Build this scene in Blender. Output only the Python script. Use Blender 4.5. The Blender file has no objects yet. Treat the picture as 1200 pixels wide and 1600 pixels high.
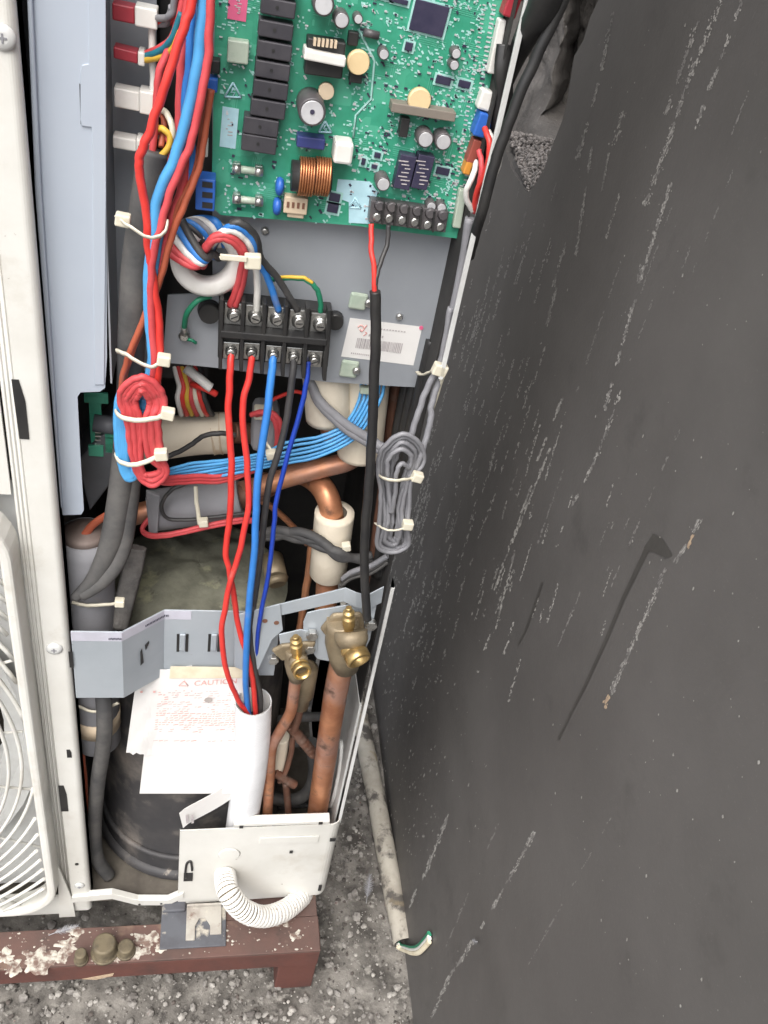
import bpy, bmesh, math, random
from mathutils import Vector, Matrix, noise
random.seed(7)
sc = bpy.context.scene
col = sc.collection
# ------------------------------------------------------------------ camera
F = 1400.0                                   # focal length in pixels of the 1200x1600 photograph
def _n(v): return Vector(v).normalized()
DN = _n((-360, 1750, F))                     # straight down, in camera axes (right, down, forward)
AX = Vector((6800, 279, F)); AX -= AX.dot(DN) * DN; AX.normalize()
AY = DN.cross(AX)
if AY.z < 0: AY = -AY
ROT = Matrix((AX, AY, -DN))                  # camera axes -> world
CAM = Vector((0.116, -0.605, 1.288))
cd = bpy.data.cameras.new('camera'); co = bpy.data.objects.new('camera', cd); col.objects.link(co)
cd.sensor_fit = 'HORIZONTAL'; cd.sensor_width = 36; cd.lens = 36 * F / 1200
cd.clip_start = 0.02; cd.clip_end = 500
r_, u_, b_ = ROT @ Vector((1, 0, 0)), ROT @ Vector((0, -1, 0)), ROT @ Vector((0, 0, -1))
co.matrix_world = Matrix(((r_.x, u_.x, b_.x, CAM.x), (r_.y, u_.y, b_.y, CAM.y), (r_.z, u_.z, b_.z, CAM.z), (0, 0, 0, 1)))
sc.camera = co
# ------------------------------------------------------------------ light
SUN_EL, SUN_AZ = math.radians(58), math.radians(205)      # azimuth clockwise from +Y: behind the camera, to its left
w = bpy.data.worlds.new('World'); sc.world = w; w.use_nodes = True
nt = w.node_tree
sky = nt.nodes.new('ShaderNodeTexSky'); sky.sky_type = 'NISHITA'; sky.sun_disc = False
sky.sun_elevation = SUN_EL; sky.sun_rotation = SUN_AZ; sky.dust_density = 4.0; sky.air_density = 1.0; sky.ozone_density = 1.0
hs = nt.nodes.new('ShaderNodeHueSaturation'); hs.inputs['Saturation'].default_value = .3      # overcast: the blue is mostly veiled
nt.links.new(sky.outputs[0], hs.inputs['Color']); nt.links.new(hs.outputs[0], nt.nodes['Background'].inputs[0])
nt.nodes['Background'].inputs[1].default_value = 0.15
sd = bpy.data.lights.new('sun', 'SUN'); so = bpy.data.objects.new('sun', sd); col.objects.link(so)
sd.energy = 1.4; sd.angle = math.radians(50); sd.color = (1, .95, .88)
so.rotation_euler = Vector((math.sin(SUN_AZ) * math.cos(SUN_EL), math.cos(SUN_AZ) * math.cos(SUN_EL), math.sin(SUN_EL))).to_track_quat('Z', 'Y').to_euler()
so.location = (0, -3, 5)
sc.view_settings.view_transform = 'Standard'; sc.view_settings.look = 'None'
sc.view_settings.exposure = 1.0; sc.view_settings.gamma = 1
sc.render.engine = 'CYCLES'
# ------------------------------------------------------------------ pixel -> point on a real plane
def ray(px, py): return ROT @ Vector((px - 600, py - 800, F))
def P(px, py, y=0.0):
    r = ray(px, py); return CAM + r * ((y - CAM.y) / r.y)
def PZ(px, py, z=0.0):
    r = ray(px, py); return CAM + r * ((z - CAM.z) / r.z)
def PX(px, py, x=0.44):
    r = ray(px, py); return CAM + r * ((x - CAM.x) / r.x)
FW = ROT @ Vector((0, 0, 1))
def S(px, py, y): return (P(px, py, y) - CAM).dot(FW) / F          # metres per pixel there
# ------------------------------------------------------------------ materials
def mat(name, c1, c2=None, rough=.5, metal=0., scale=25., lo=.4, hi=.65, bump=0., bscale=150., stain=None, stretch=(1, 1, 1), coat=0., rvar=.12, spec=.5):
    m = bpy.data.materials.new(name); m.use_nodes = True
    n, l = m.node_tree.nodes, m.node_tree.links
    b = n['Principled BSDF']; b.inputs['Metallic'].default_value = metal; b.inputs['Roughness'].default_value = rough
    b.inputs['Coat Weight'].default_value = coat; b.inputs['Specular IOR Level'].default_value = spec
    tc = n.new('ShaderNodeTexCoord'); mp = n.new('ShaderNodeMapping'); mp.inputs['Scale'].default_value = stretch
    l.new(tc.outputs['Object'], mp.inputs[0])
    def nz(s, det=6): 
        t = n.new('ShaderNodeTexNoise'); t.inputs['Scale'].default_value = s; t.inputs['Detail'].default_value = det; t.inputs['Roughness'].default_value = .62
        l.new(mp.outputs[0], t.inputs['Vector']); return t
    def ramp(t, a, z):
        r = n.new('ShaderNodeMapRange'); r.inputs[1].default_value = a; r.inputs[2].default_value = z
        l.new(t.outputs[0], r.inputs[0]); return r
    c2 = c2 or tuple(x * .82 for x in c1)
    t = nz(scale); f = ramp(t, lo, hi)
    mx = n.new('ShaderNodeMix'); mx.data_type = 'RGBA'
    mx.inputs[6].default_value = (*c1, 1); mx.inputs[7].default_value = (*c2, 1); l.new(f.outputs[0], mx.inputs[0])
    out = mx.outputs[2]
    for st in (stain or []):
        sc_, ss, a, z = st
        t2 = nz(ss, 8); f2 = ramp(t2, a, z); m2 = n.new('ShaderNodeMix'); m2.data_type = 'RGBA'
        l.new(f2.outputs[0], m2.inputs[0]); l.new(out, m2.inputs[6]); m2.inputs[7].default_value = (*sc_, 1); out = m2.outputs[2]
    l.new(out, b.inputs['Base Color'])
    r2 = n.new('ShaderNodeMapRange'); r2.inputs[3].default_value = max(.05, rough - rvar); r2.inputs[4].default_value = min(1, rough + rvar)
    t3 = nz(scale * 2.3); l.new(t3.outputs[0], r2.inputs[0]); l.new(r2.outputs[0], b.inputs['Roughness'])
    if bump:
        bp = n.new('ShaderNodeBump'); bp.inputs['Strength'].default_value = bump; bp.inputs['Distance'].default_value = .002
        t4 = nz(bscale, 8); l.new(t4.outputs[0], bp.inputs['Height']); l.new(bp.outputs[0], b.inputs['Normal'])
    return m

K = {}
K['pan'] = mat('grimy_pan', (.13, .115, .095), (.07, .06, .05), .8, scale=20, bump=.2, stain=[((.25, .23, .2), 30, .6, .75)])
K['white'] = mat('white_paint', (.69, .685, .65), (.60, .59, .55), .45, scale=8, bump=.05, stain=[((.46, .42, .35), 14, .58, .85), ((.36, .31, .24), 5, .62, .9), ((.2, .15, .11), 110, .70, .76)])
K['white_in'] = mat('white_paint_inside', (.62, .63, .62), (.5, .5, .49), .5, scale=12)
K['bluegrey'] = mat('galvanised_sheet', (.44, .49, .56), (.40, .45, .53), .5, scale=5, bump=.02, metal=.15, stain=[((.3, .3, .3), 60, .74, .85)])
K['plate'] = mat('zinc_plate', (.33, .35, .38), (.29, .31, .34), .5, scale=6, metal=.2, stain=[((.2, .19, .18), 30, .68, .85)])
K['bracket'] = mat('bracket_sheet', (.42, .46, .50), (.36, .40, .44), .42, scale=9, metal=.25, stain=[((.22, .2, .18), 40, .68, .85)])
K['dark'] = mat('dark_fins', (.022, .021, .021), (.035, .033, .031), .8, scale=20)
K['darkgrey'] = mat('dark_grey_metal', (.12, .125, .14), (.08, .084, .09), .5, scale=12, stain=[((.14, .13, .12), 30, .6, .8)])
K['black'] = mat('black_plastic', (.018, .018, .019), (.03, .029, .028), .45, scale=40)
K['blackdust'] = mat('dusty_black_sleeve', (.05, .05, .052), (.12, .115, .11), .7, scale=18, bump=.1)
K['jacket'] = mat('rubber_jacket', (.040, .039, .042), (.075, .071, .070), .6, scale=9, bump=.15, bscale=60, stain=[((.24, .21, .185), 9, .50, .70), ((.24, .21, .18), 70, .66, .76)])
K['felt'] = mat('dirty_felt', (.24, .24, .185), (.11, .11, .085), .95, scale=20, lo=.35, hi=.65, bump=.6, bscale=45, stain=[((.33, .33, .22), 26, .58, .68), ((.06, .055, .045), 36, .62, .72)])
K['greyfoam'] = mat('grey_foam', (.27, .27, .29), (.22, .22, .235), .75, scale=14, bump=.08, stain=[((.3, .26, .22), 20, .62, .85)])
K['feltgrey'] = mat('grey_felt', (.19, .18, .17), (.12, .115, .11), .95, scale=60, bump=.8, bscale=300)
K['foam'] = mat('cream_foam', (.74, .67, .55), (.66, .58, .46), .85, scale=14, bump=.25, bscale=160, stain=[((.45, .37, .28), 22, .66, .9)])
K['copper'] = mat('aged_copper', (.62, .29, .155), (.42, .17, .09), .42, metal=.6, scale=22, stain=[((.52, .33, .28), 10, .48, .66), ((.16, .09, .065), 40, .58, .70), ((.22, .30, .24), 60, .70, .8)], bump=.03)
K['copperdull'] = mat('brown_copper', (.26, .13, .09), (.16, .085, .06), .55, metal=.5, scale=20, stain=[((.25, .19, .16), 30, .55, .75)])
K['copperbright'] = mat('copper_winding', (.62, .28, .13), (.42, .17, .08), .35, metal=.8, scale=60)
K['brass'] = mat('cast_brass', (.29, .235, .155), (.20, .16, .105), .5, metal=.4, scale=40, bump=.15, bscale=300, stain=[((.2, .15, .1), 30, .62, .8)])
K['brassbright'] = mat('turned_brass', (.62, .45, .20), (.48, .33, .14), .33, metal=.85, scale=50)
K['steel'] = mat('screw_steel', (.62, .62, .60), (.42, .41, .39), .3, metal=.9, scale=120)
K['whiteplastic'] = mat('white_plastic', (.74, .73, .70), (.67, .655, .61), .4, scale=30)
K['tie'] = mat('cable_tie_nylon', (.68, .64, .52), (.60, .56, .45), .4, scale=60)
K['silver'] = mat('capacitor_top', (.75, .75, .77), (.62, .62, .65), .4, metal=.5, scale=80)
K['capbody'] = mat('capacitor_sleeve', (.075, .07, .075), (.11, .10, .10), .4, scale=50)
K['relay'] = mat('relay_case', (.038, .036, .044), (.055, .052, .06), .45, scale=60)
K['chip'] = mat('chip_case', (.03, .028, .06), (.045, .04, .075), .4, scale=90)
K['red'] = mat('red_wire', (.68, .045, .035), (.60, .035, .03), .45, scale=60, coat=.1, bump=.06, bscale=120, stain=[((.30, .25, .22), 28, .60, .92), ((.10, .08, .07), 130, .70, .78)])
K['pinkred'] = mat('faded_red_wire', (.60, .075, .085), (.52, .06, .065), .5, scale=50, bump=.06, bscale=120, stain=[((.30, .25, .22), 28, .60, .92), ((.10, .08, .07), 130, .70, .78)])
K['blue'] = mat('blue_wire', (.035, .20, .58), (.03, .17, .5), .45, scale=60, bump=.06, bscale=120, stain=[((.30, .25, .22), 28, .60, .92), ((.10, .08, .07), 130, .70, .78)])
K['skyblue'] = mat('light_blue_wire', (.08, .34, .66), (.07, .29, .58), .45, scale=60, bump=.06, bscale=120, stain=[((.30, .25, .22), 28, .60, .92), ((.10, .08, .07), 130, .70, .78)])
K['navy'] = mat('dark_blue_wire', (.012, .05, .38), (.01, .04, .3), .45, scale=60, bump=.06, bscale=120, stain=[((.30, .25, .22), 28, .60, .92), ((.10, .08, .07), 130, .70, .78)])
K['greywire'] = mat('grey_wire', (.25, .25, .27), (.20, .20, .215), .5, scale=40, bump=.06, bscale=120, stain=[((.30, .25, .22), 28, .60, .92), ((.10, .08, .07), 130, .70, .78)])
K['blackwire'] = mat('black_wire', (.035, .035, .037), (.055, .053, .052), .5, scale=40, bump=.06, bscale=120, stain=[((.30, .25, .22), 28, .60, .92), ((.10, .08, .07), 130, .70, .78)])
K['orangewire'] = mat('rust_orange_wire', (.42, .10, .05), (.34, .08, .04), .5, scale=40, bump=.06, bscale=120, stain=[((.30, .25, .22), 28, .60, .92), ((.10, .08, .07), 130, .70, .78)])
K['yellow'] = mat('yellow_wire', (.68, .44, .05), (.6, .38, .05), .5, scale=40)
K['green'] = mat('green_wire', (.02, .22, .12), (.02, .18, .10), .5, scale=40)
K['teal'] = mat('teal_wire', (.02, .18, .25), None, .5, scale=40)
K['bluecon'] = mat('blue_connector', (.03, .13, .50), (.025, .11, .42), .4, scale=50)
K['redcon'] = mat('red_connector', (.36, .03, .045), (.30, .025, .04), .4, scale=50)
K['beige'] = mat('beige_plastic', (.62, .50, .36), (.55, .44, .32), .5, scale=50)
K['cream'] = mat('cream_disc', (.72, .56, .32), (.66, .5, .28), .5, scale=50)
K['pinkst'] = mat('pink_sticker', (.72, .13, .26), None, .6)
K['cyanst'] = mat('pale_blue_sticker', (.45, .68, .76), (.38, .6, .68), .6, scale=100)
K['paleprint'] = mat('board_print', (.40, .66, .62), (.28, .55, .50), .6, scale=120)
K['palemark'] = mat('clear_resin', (.42, .48, .40), (.34, .42, .34), .3, scale=60)
K['paper'] = mat('paper', (.74, .73, .715), (.70, .685, .67), .8, scale=20, stain=[((.62, .48, .46), 9, .64, .85)])
K['tape'] = mat('masking_tape', (.74, .68, .52), (.66, .58, .42), .7, scale=60, stain=[((.4, .3, .18), 60, .66, .78)])
K['redink'] = mat('red_ink', (.66, .30, .28), (.70, .44, .41), .8, scale=90)
K['ink'] = mat('grey_ink', (.35, .32, .33), (.5, .46, .46), .8, scale=90)
K['blackink'] = mat('black_ink', (.06, .06, .09), None, .7)
K['rust'] = mat('rust_primer', (.125, .068, .056), (.085, .055, .047), .75, scale=16, bump=.25, bscale=120, stain=[((.22, .15, .11), 22, .58, .75), ((.055, .04, .035), 34, .62, .72)])
K['rustface'] = mat('red_oxide_face', (.125, .048, .038), (.085, .040, .034), .65, scale=20, bump=.15, stain=[((.30, .22, .17), 60, .72, .78)])
K['dropping'] = mat('bird_dropping', (.50, .47, .41), (.17, .115, .095), .95, scale=90, lo=.44, hi=.58, bump=.5, bscale=200)
K['bolt'] = mat('weathered_bolt', (.17, .14, .09), (.08, .066, .046), .65, metal=.3, scale=60, bump=.2, stain=[((.35, .28, .17), 50, .6, .8)])
K['foot'] = mat('rubber_foot', (.10, .105, .12), (.07, .07, .08), .7, scale=30, stain=[((.42, .39, .33), 46, .52, .62)])
K['footmetal'] = mat('grimy_foot_metal', (.40, .38, .34), (.28, .25, .22), .7, scale=30, stain=[((.14, .07, .05), 34, .53, .64), ((.5, .47, .4), 50, .56, .66)])
K['wall'] = mat('charcoal_wall_paint', (.105, .099, .095), (.092, .087, .083), .52, scale=5, bump=.10, bscale=240, stain=[((.140, .133, .127), 2.2, .42, .75), ((.066, .063, .060), 14, .60, .85), ((.15, .143, .137), 420, .62, .75)], spec=.35)
K['scuff'] = mat('chalky_scuff', (.40, .385, .36), (.25, .24, .225), .9, scale=200)
K['scufffaint'] = mat('faint_scuff_tone', (.225, .215, .205), (.18, .172, .165), .7, scale=200)
K['scuffwarm'] = mat('chipped_edge', (.5, .38, .26), (.38, .28, .2), .9, scale=200)
K['scuffdark'] = mat('damp_run', (.070, .066, .061), None, .5, scale=60)
K['concrete'] = mat('bare_concrete', (.175, .162, .152), (.10, .093, .087), .95, scale=18, bump=1.0, bscale=220, stain=[((.07, .065, .06), 9, .52, .72), ((.26, .245, .23), 300, .62, .70)])
K['ground'] = mat('gritty_concrete', (.23, .215, .195), (.07, .064, .058), .95, scale=22, lo=.38, hi=.62, bump=.9, bscale=160, stain=[((.30, .285, .26), 60, .56, .66), ((.05, .045, .042), 40, .6, .7)])
K['pebble'] = mat('grit', (.42, .40, .37), (.11, .10, .093), .9, scale=40, lo=.35, hi=.65, stain=[((.16, .09, .075), 30, .62, .68)])
K['darkgrit'] = mat('dark_grit', (.06, .055, .05), (.12, .10, .09), .9, scale=50)
K['oldpipe'] = mat('grimy_plastic_pipe', (.46, .43, .37), (.34, .31, .26), .8, scale=25, bump=.3, stain=[((.10, .09, .08), 28, .52, .62), ((.28, .22, .13), 16, .62, .75)])
K['feather'] = mat('pale_feather', (.33, .33, .35), (.22, .22, .24), .9, scale=80)
def pcb_mat():
    m = mat('green_solder_mask', (.045, .32, .205), (.03, .25, .15), .35, scale=50)
    n, l = m.node_tree.nodes, m.node_tree.links; b = n['Principled BSDF']
    src = b.inputs['Base Color'].links[0].from_socket
    tc = n.new('ShaderNodeTexCoord'); v = n.new('ShaderNodeTexVoronoi'); v.distance = 'CHEBYCHEV'; v.inputs['Scale'].default_value = 70
    l.new(tc.outputs['Object'], v.inputs['Vector'])
    sp = n.new('ShaderNodeSeparateColor'); l.new(v.outputs['Color'], sp.inputs[0])
    r = n.new('ShaderNodeMapRange'); r.inputs[1].default_value = .55; r.inputs[2].default_value = .95; l.new(sp.outputs[0], r.inputs[0])
    mx = n.new('ShaderNodeMix'); mx.data_type = 'RGBA'; mx.inputs[7].default_value = (.075, .38, .25, 1)
    l.new(r.outputs[0], mx.inputs[0]); l.new(src, mx.inputs[6])
    l.new(mx.outputs[2], b.inputs['Base Color'])
    return m
K['pcb'] = pcb_mat()
# ------------------------------------------------------------------ mesh helpers
ROOT = {}
class MB:
    def __init__(s): s.v = []; s.f = []; s.sm = []
    def add(s, vs, fs, smooth=False):
        o = len(s.v); s.v += [Vector(a) for a in vs]; s.f += [tuple(o + i for i in f) for f in fs]; s.sm += [smooth] * len(fs); return s
    def box(s, x0, x1, y0, y1, z0, z1, rot=None, c=None):
        vs = [Vector((x, y, z)) for z in (z0, z1) for y in (y0, y1) for x in (x0, x1)]
        if rot is not None:
            c = c or Vector(((x0 + x1) / 2, (y0 + y1) / 2, (z0 + z1) / 2)); vs = [c + rot @ (a - c) for a in vs]
        return s.add(vs, [(0, 2, 3, 1), (4, 5, 7, 6), (0, 1, 5, 4), (2, 6, 7, 3), (0, 4, 6, 2), (1, 3, 7, 5)])
    def pbox(s, cx, cy, w, h, yf, yb, ang=0):          # box whose front face (depth yf) is centred on a photo pixel
        c = P(cx, cy, yf); hx = w * S(cx, cy, yf) / 2; hz = abs(P(cx, cy - h / 2, yf).z - P(cx, cy + h / 2, yf).z) / 2
        rot = Matrix.Rotation(math.radians(ang), 3, 'Y') if ang else None
        return s.box(c.x - hx, c.x + hx, yf, yb, c.z - hz, c.z + hz, rot)
    def cyl(s, p0, p1, r0, r1=None, seg=20, caps=True, smooth=True):
        return s.rev(p0, p1, [(0, r0), (1, r0 if r1 is None else r1)], seg, caps, smooth)
    def rev(s, p0, p1, prof, seg=20, caps=True, smooth=True):       # profile [(t, r)] turned about the line p0-p1
        p0, p1 = Vector(p0), Vector(p1); d = (p1 - p0)
        q = d.normalized().to_track_quat('Z', 'Y'); vs = []; fs = []
        for t, r in prof:
            for i in range(seg):
                a = 2 * math.pi * i / seg
                vs.append(p0 + d * t + q @ Vector((r * math.cos(a), r * math.sin(a), 0)))
        for k in range(len(prof) - 1):
            for i in range(seg):
                j = (i + 1) % seg; fs.append((k * seg + i, k * seg + j, k * seg + seg + j, k * seg + seg + i))
        s.add(vs, fs, smooth)
        if caps:
            o = len(s.v) - len(vs)
            s.f.append(tuple(o + i for i in reversed(range(seg)))); s.sm.append(False)
            m = o + (len(prof) - 1) * seg
            s.f.append(tuple(m + i for i in range(seg))); s.sm.append(False)
        return s
    def tube(s, pts, r, seg=8, n=8, closed=False, caps=True, raw=False, flat=1.0):
        pts = [Vector(p) for p in pts]
        c = pts if raw else spline(pts, n, closed)
        N = len(c); vs = []; fs = []; up = None
        if not raw and not callable(r) and r < .0045:
            ph = len(s.v) * .37 + pts[0].x * 91 + pts[0].z * 57
            c = [p + V((noise.noise(V((i * .35, ph, 0))), noise.noise(V((i * .35, ph, 9))) * .5, noise.noise(V((i * .35, ph, 5))))) * r * (.34 if r < .003 else .16) * min(1, i, N - 1 - i if not closed else 1) for i, p in enumerate(c)]
        for i in range(N):
            if closed: t = (c[(i + 1) % N] - c[i - 1])
            else: t = c[min(i + 1, N - 1)] - c[max(i - 1, 0)]
            if t.length < 1e-9: t = Vector((0, 0, -1))
            t.normalize()
            if up is None:
                up = Vector((0, 1, 0)) if abs(t.y) < .9 else Vector((1, 0, 0))
            up = (up - t * up.dot(t)); 
            if up.length < 1e-6: up = t.orthogonal()
            up.normalize(); sd_ = t.cross(up)
            rr = r(i / max(N - 1, 1)) if callable(r) else r
            for k in range(seg):
                a = 2 * math.pi * k / seg
                vs.append(c[i] + up * (math.cos(a) * rr * flat) + sd_ * (math.sin(a) * rr))
        M_ = N if closed else N - 1
        for i in range(M_):
            a, b = i * seg, ((i + 1) % N) * seg
            for k in range(seg):
                j = (k + 1) % seg; fs.append((a + k, b + k, b + j, a + j))
        s.add(vs, fs, True)
        if caps and not closed:
            o = len(s.v) - len(vs)
            s.f.append(tuple(o + i for i in range(seg))); s.sm.append(False)
            m = o + (N - 1) * seg; s.f.append(tuple(m + i for i in reversed(range(seg)))); s.sm.append(False)
        return s
    def prism(s, pts, d):                              # polygon (list of Vectors) pushed along vector d
        pts = [Vector(p) for p in pts]; n = len(pts); d = Vector(d)
        return s.add(pts + [p + d for p in pts], [tuple(range(n)), tuple(range(2 * n - 1, n - 1, -1))] + [(i, n + i, n + (i + 1) % n, (i + 1) % n) for i in range(n)])
    def sheet(s, rows, th, smooth=False):                            # grid of points (rows) as a thin bent sheet, th = thickness vector
        R_, C_ = len(rows), len(rows[0]); th = Vector(th)
        vs = [Vector(p) for r in rows for p in r]; n = len(vs); vs += [v + th for v in vs]; fs = []
        for i in range(R_ - 1):
            for j in range(C_ - 1):
                a = i * C_ + j; q = (a, a + 1, a + C_ + 1, a + C_); fs += [q, tuple(n + k for k in reversed(q))]
        for j in range(C_ - 1):
            fs.append((j, n + j, n + j + 1, j + 1)); a = (R_ - 1) * C_ + j; fs.append((a, a + 1, n + a + 1, n + a))
        for i in range(R_ - 1):
            a = i * C_; fs.append((a, a + C_, n + a + C_, n + a)); a += C_ - 1; fs.append((a, n + a, n + a + C_, a + C_))
        return s.add(vs, fs, smooth)
    def build(s, name, m, parent=None, bevel=0, seg=2, kind=None, label=None, loc=None):
        me = bpy.data.meshes.new(name)
        off = ROOT[parent.name] if parent else Vector(loc or (0, 0, 0))
        me.from_pydata([tuple(v - off) for v in s.v], [], s.f)
        me.polygons.foreach_set('use_smooth', s.sm)
        me.materials.append(K[m] if isinstance(m, str) else m)
        bm = bmesh.new(); bm.from_mesh(me); bmesh.ops.recalc_face_normals(bm, faces=bm.faces); bm.to_mesh(me); bm.free()
        o = bpy.data.objects.new(name, me); col.objects.link(o); ROOT[o.name] = off
        if parent: o.parent = parent
        else: o.location = off
        if bevel:
            b = o.modifiers.new('bevel', 'BEVEL'); b.width = bevel; b.segments = seg; b.limit_method = 'ANGLE'; b.angle_limit = math.radians(50)
        if kind: o['kind'] = kind
        if label: o['label'] = label
        return o
def spline(p, n, closed=False):
    out = []; N = len(p)
    if N == 2: return [p[0].lerp(p[1], i / n) for i in range(n + 1)]
    for i in range(N if closed else N - 1):
        a, b, c, d = (p[(i - 1) % N], p[i], p[(i + 1) % N], p[(i + 2) % N]) if closed else (p[max(i - 1, 0)], p[i], p[i + 1], p[min(i + 2, N - 1)])
        for k in range(n):
            t = k / n
            out.append(.5 * ((2 * b) + (c - a) * t + (2 * a - 5 * b + 4 * c - d) * t * t + (3 * b - a - 3 * c + d) * t ** 3))
    if not closed: out.append(p[-1])
    return out
def tag(o, label, cat, group=None, kind=None):
    o['label'] = label; o['category'] = cat
    if group: o['group'] = group
    if kind: o['kind'] = kind
    return o
def thing(name, label, cat, loc, group=None):
    o = bpy.data.objects.new(name, None); o.empty_display_size = .02; col.objects.link(o); o.location = loc; ROOT[o.name] = Vector(loc)
    return tag(o, label, cat, group)
def pp(pts): return [P(*p) for p in pts]
def wire(name, label, cat, pts, r, m, parent=None, group=None, seg=8, n=8, flat=1.0):
    v = pp(pts) if not isinstance(pts[0], Vector) else pts
    o = MB().tube(v, r, seg, n, flat=flat)
    if parent: return o.build(name, m, parent)
    return tag(o.build(name, m, loc=min(v, key=lambda a: a.z)), label, cat, group)
def tie(parent, pts, head, hw=.0045, name='cable_tie'):
    t = MB().tube(pp(pts), .0022, 6, 8, flat=.45).build(name, 'tie', parent)
    c = P(*head)
    MB().box(c.x - hw, c.x + hw, c.y - .004, c.y + .004, c.z - hw * .85, c.z + hw * .85, Matrix.Rotation(math.radians(random.uniform(-20, 20)), 3, 'Y')).build('tie_head', 'tie', t if t.parent and not t.parent.parent else parent, bevel=.0012)
    return t
def screw(mbs, p, r, h=.003): return mbs.rev(p, Vector(p) - Vector((0, h, 0)), [(0, r), (.7, r), (1, r * .7)], 14)
V = Vector
# ================================================================== SETTING
# ground: one sheet, finely broken up near the unit
def ground():
    m = MB(); xs = [-60, -12, -3, -1.2] + [-.9 + i * .012 for i in range(117)] + [.65, 1.5, 6, 30, 60]
    ys = [-60, -12, -3, -1.0] + [-.45 + i * .012 for i in range(100)] + [1.2, 3, 12, 60]
    vs = []
    for y in ys:
        for x in xs:
            h = 0
            if -.9 <= x <= .5 and -.45 <= y <= .75:
                h = noise.fractal(V((x * 24, y * 24, 0)), 1, 2, 5) * .0035
            vs.append((x, y, min(h, .004) - .004))
    nx = len(xs)
    m.add(vs, [(j * nx + i, j * nx + i + 1, (j + 1) * nx + i + 1, (j + 1) * nx + i) for j in range(len(ys) - 1) for i in range(nx - 1)], True)
    o = m.build('ground', 'ground'); o['kind'] = 'structure'
ground()
def wall_x(y): return .4345 + .027 * y
ICO = [(0, 0, 1), (.894, 0, .447), (.276, .851, .447), (-.724, .526, .447), (-.724, -.526, .447), (.276, -.851, .447),
       (.724, .526, -.447), (-.276, .851, -.447), (-.894, 0, -.447), (-.276, -.851, -.447), (.724, -.526, -.447), (0, 0, -1)]
ICF = [(0, 1, 2), (0, 2, 3), (0, 3, 4), (0, 4, 5), (0, 5, 1), (1, 6, 2), (2, 7, 3), (3, 8, 4), (4, 9, 5), (5, 10, 1), (6, 7, 2), (7, 8, 3), (8, 9, 4), (9, 10, 5), (10, 6, 1), (11, 7, 6), (11, 8, 7), (11, 9, 8), (11, 10, 9), (11, 6, 10)]
def grit(name, m, label, n, lo, hi):
    b = MB()
    for _ in range(n):
        y = random.uniform(-.30, .75); x = random.uniform(-.25, wall_x(y) - .004)
        if y > -.02 and x < .28 and random.random() < .75: continue
        s = lo * (hi / lo) ** (random.random() ** 2.2)
        R3 = Matrix.Rotation(random.uniform(0, 6.3), 3, 'Z') @ Matrix.Rotation(random.uniform(-.5, .5), 3, 'X')
        sx, sy, sz = s * random.uniform(.7, 1.3), s * random.uniform(.7, 1.3), s * random.uniform(.45, .9)
        b.add([V((x, y, sz * .4 - .002)) + R3 @ V((a[0] * sx * random.uniform(.8, 1.2), a[1] * sy * random.uniform(.8, 1.2), a[2] * sz)) for a in ICO], ICF)
    return tag(b.build(name, m), label, 'grit', kind='stuff')
grit('pale_grit', 'pebble', 'pale loose grit scattered over the ground by the wall', 9000, .0009, .0060)
grit('dark_grit', 'darkgrit', 'dark specks of dirt scattered over the ground', 3600, .0010, .0042)
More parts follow.
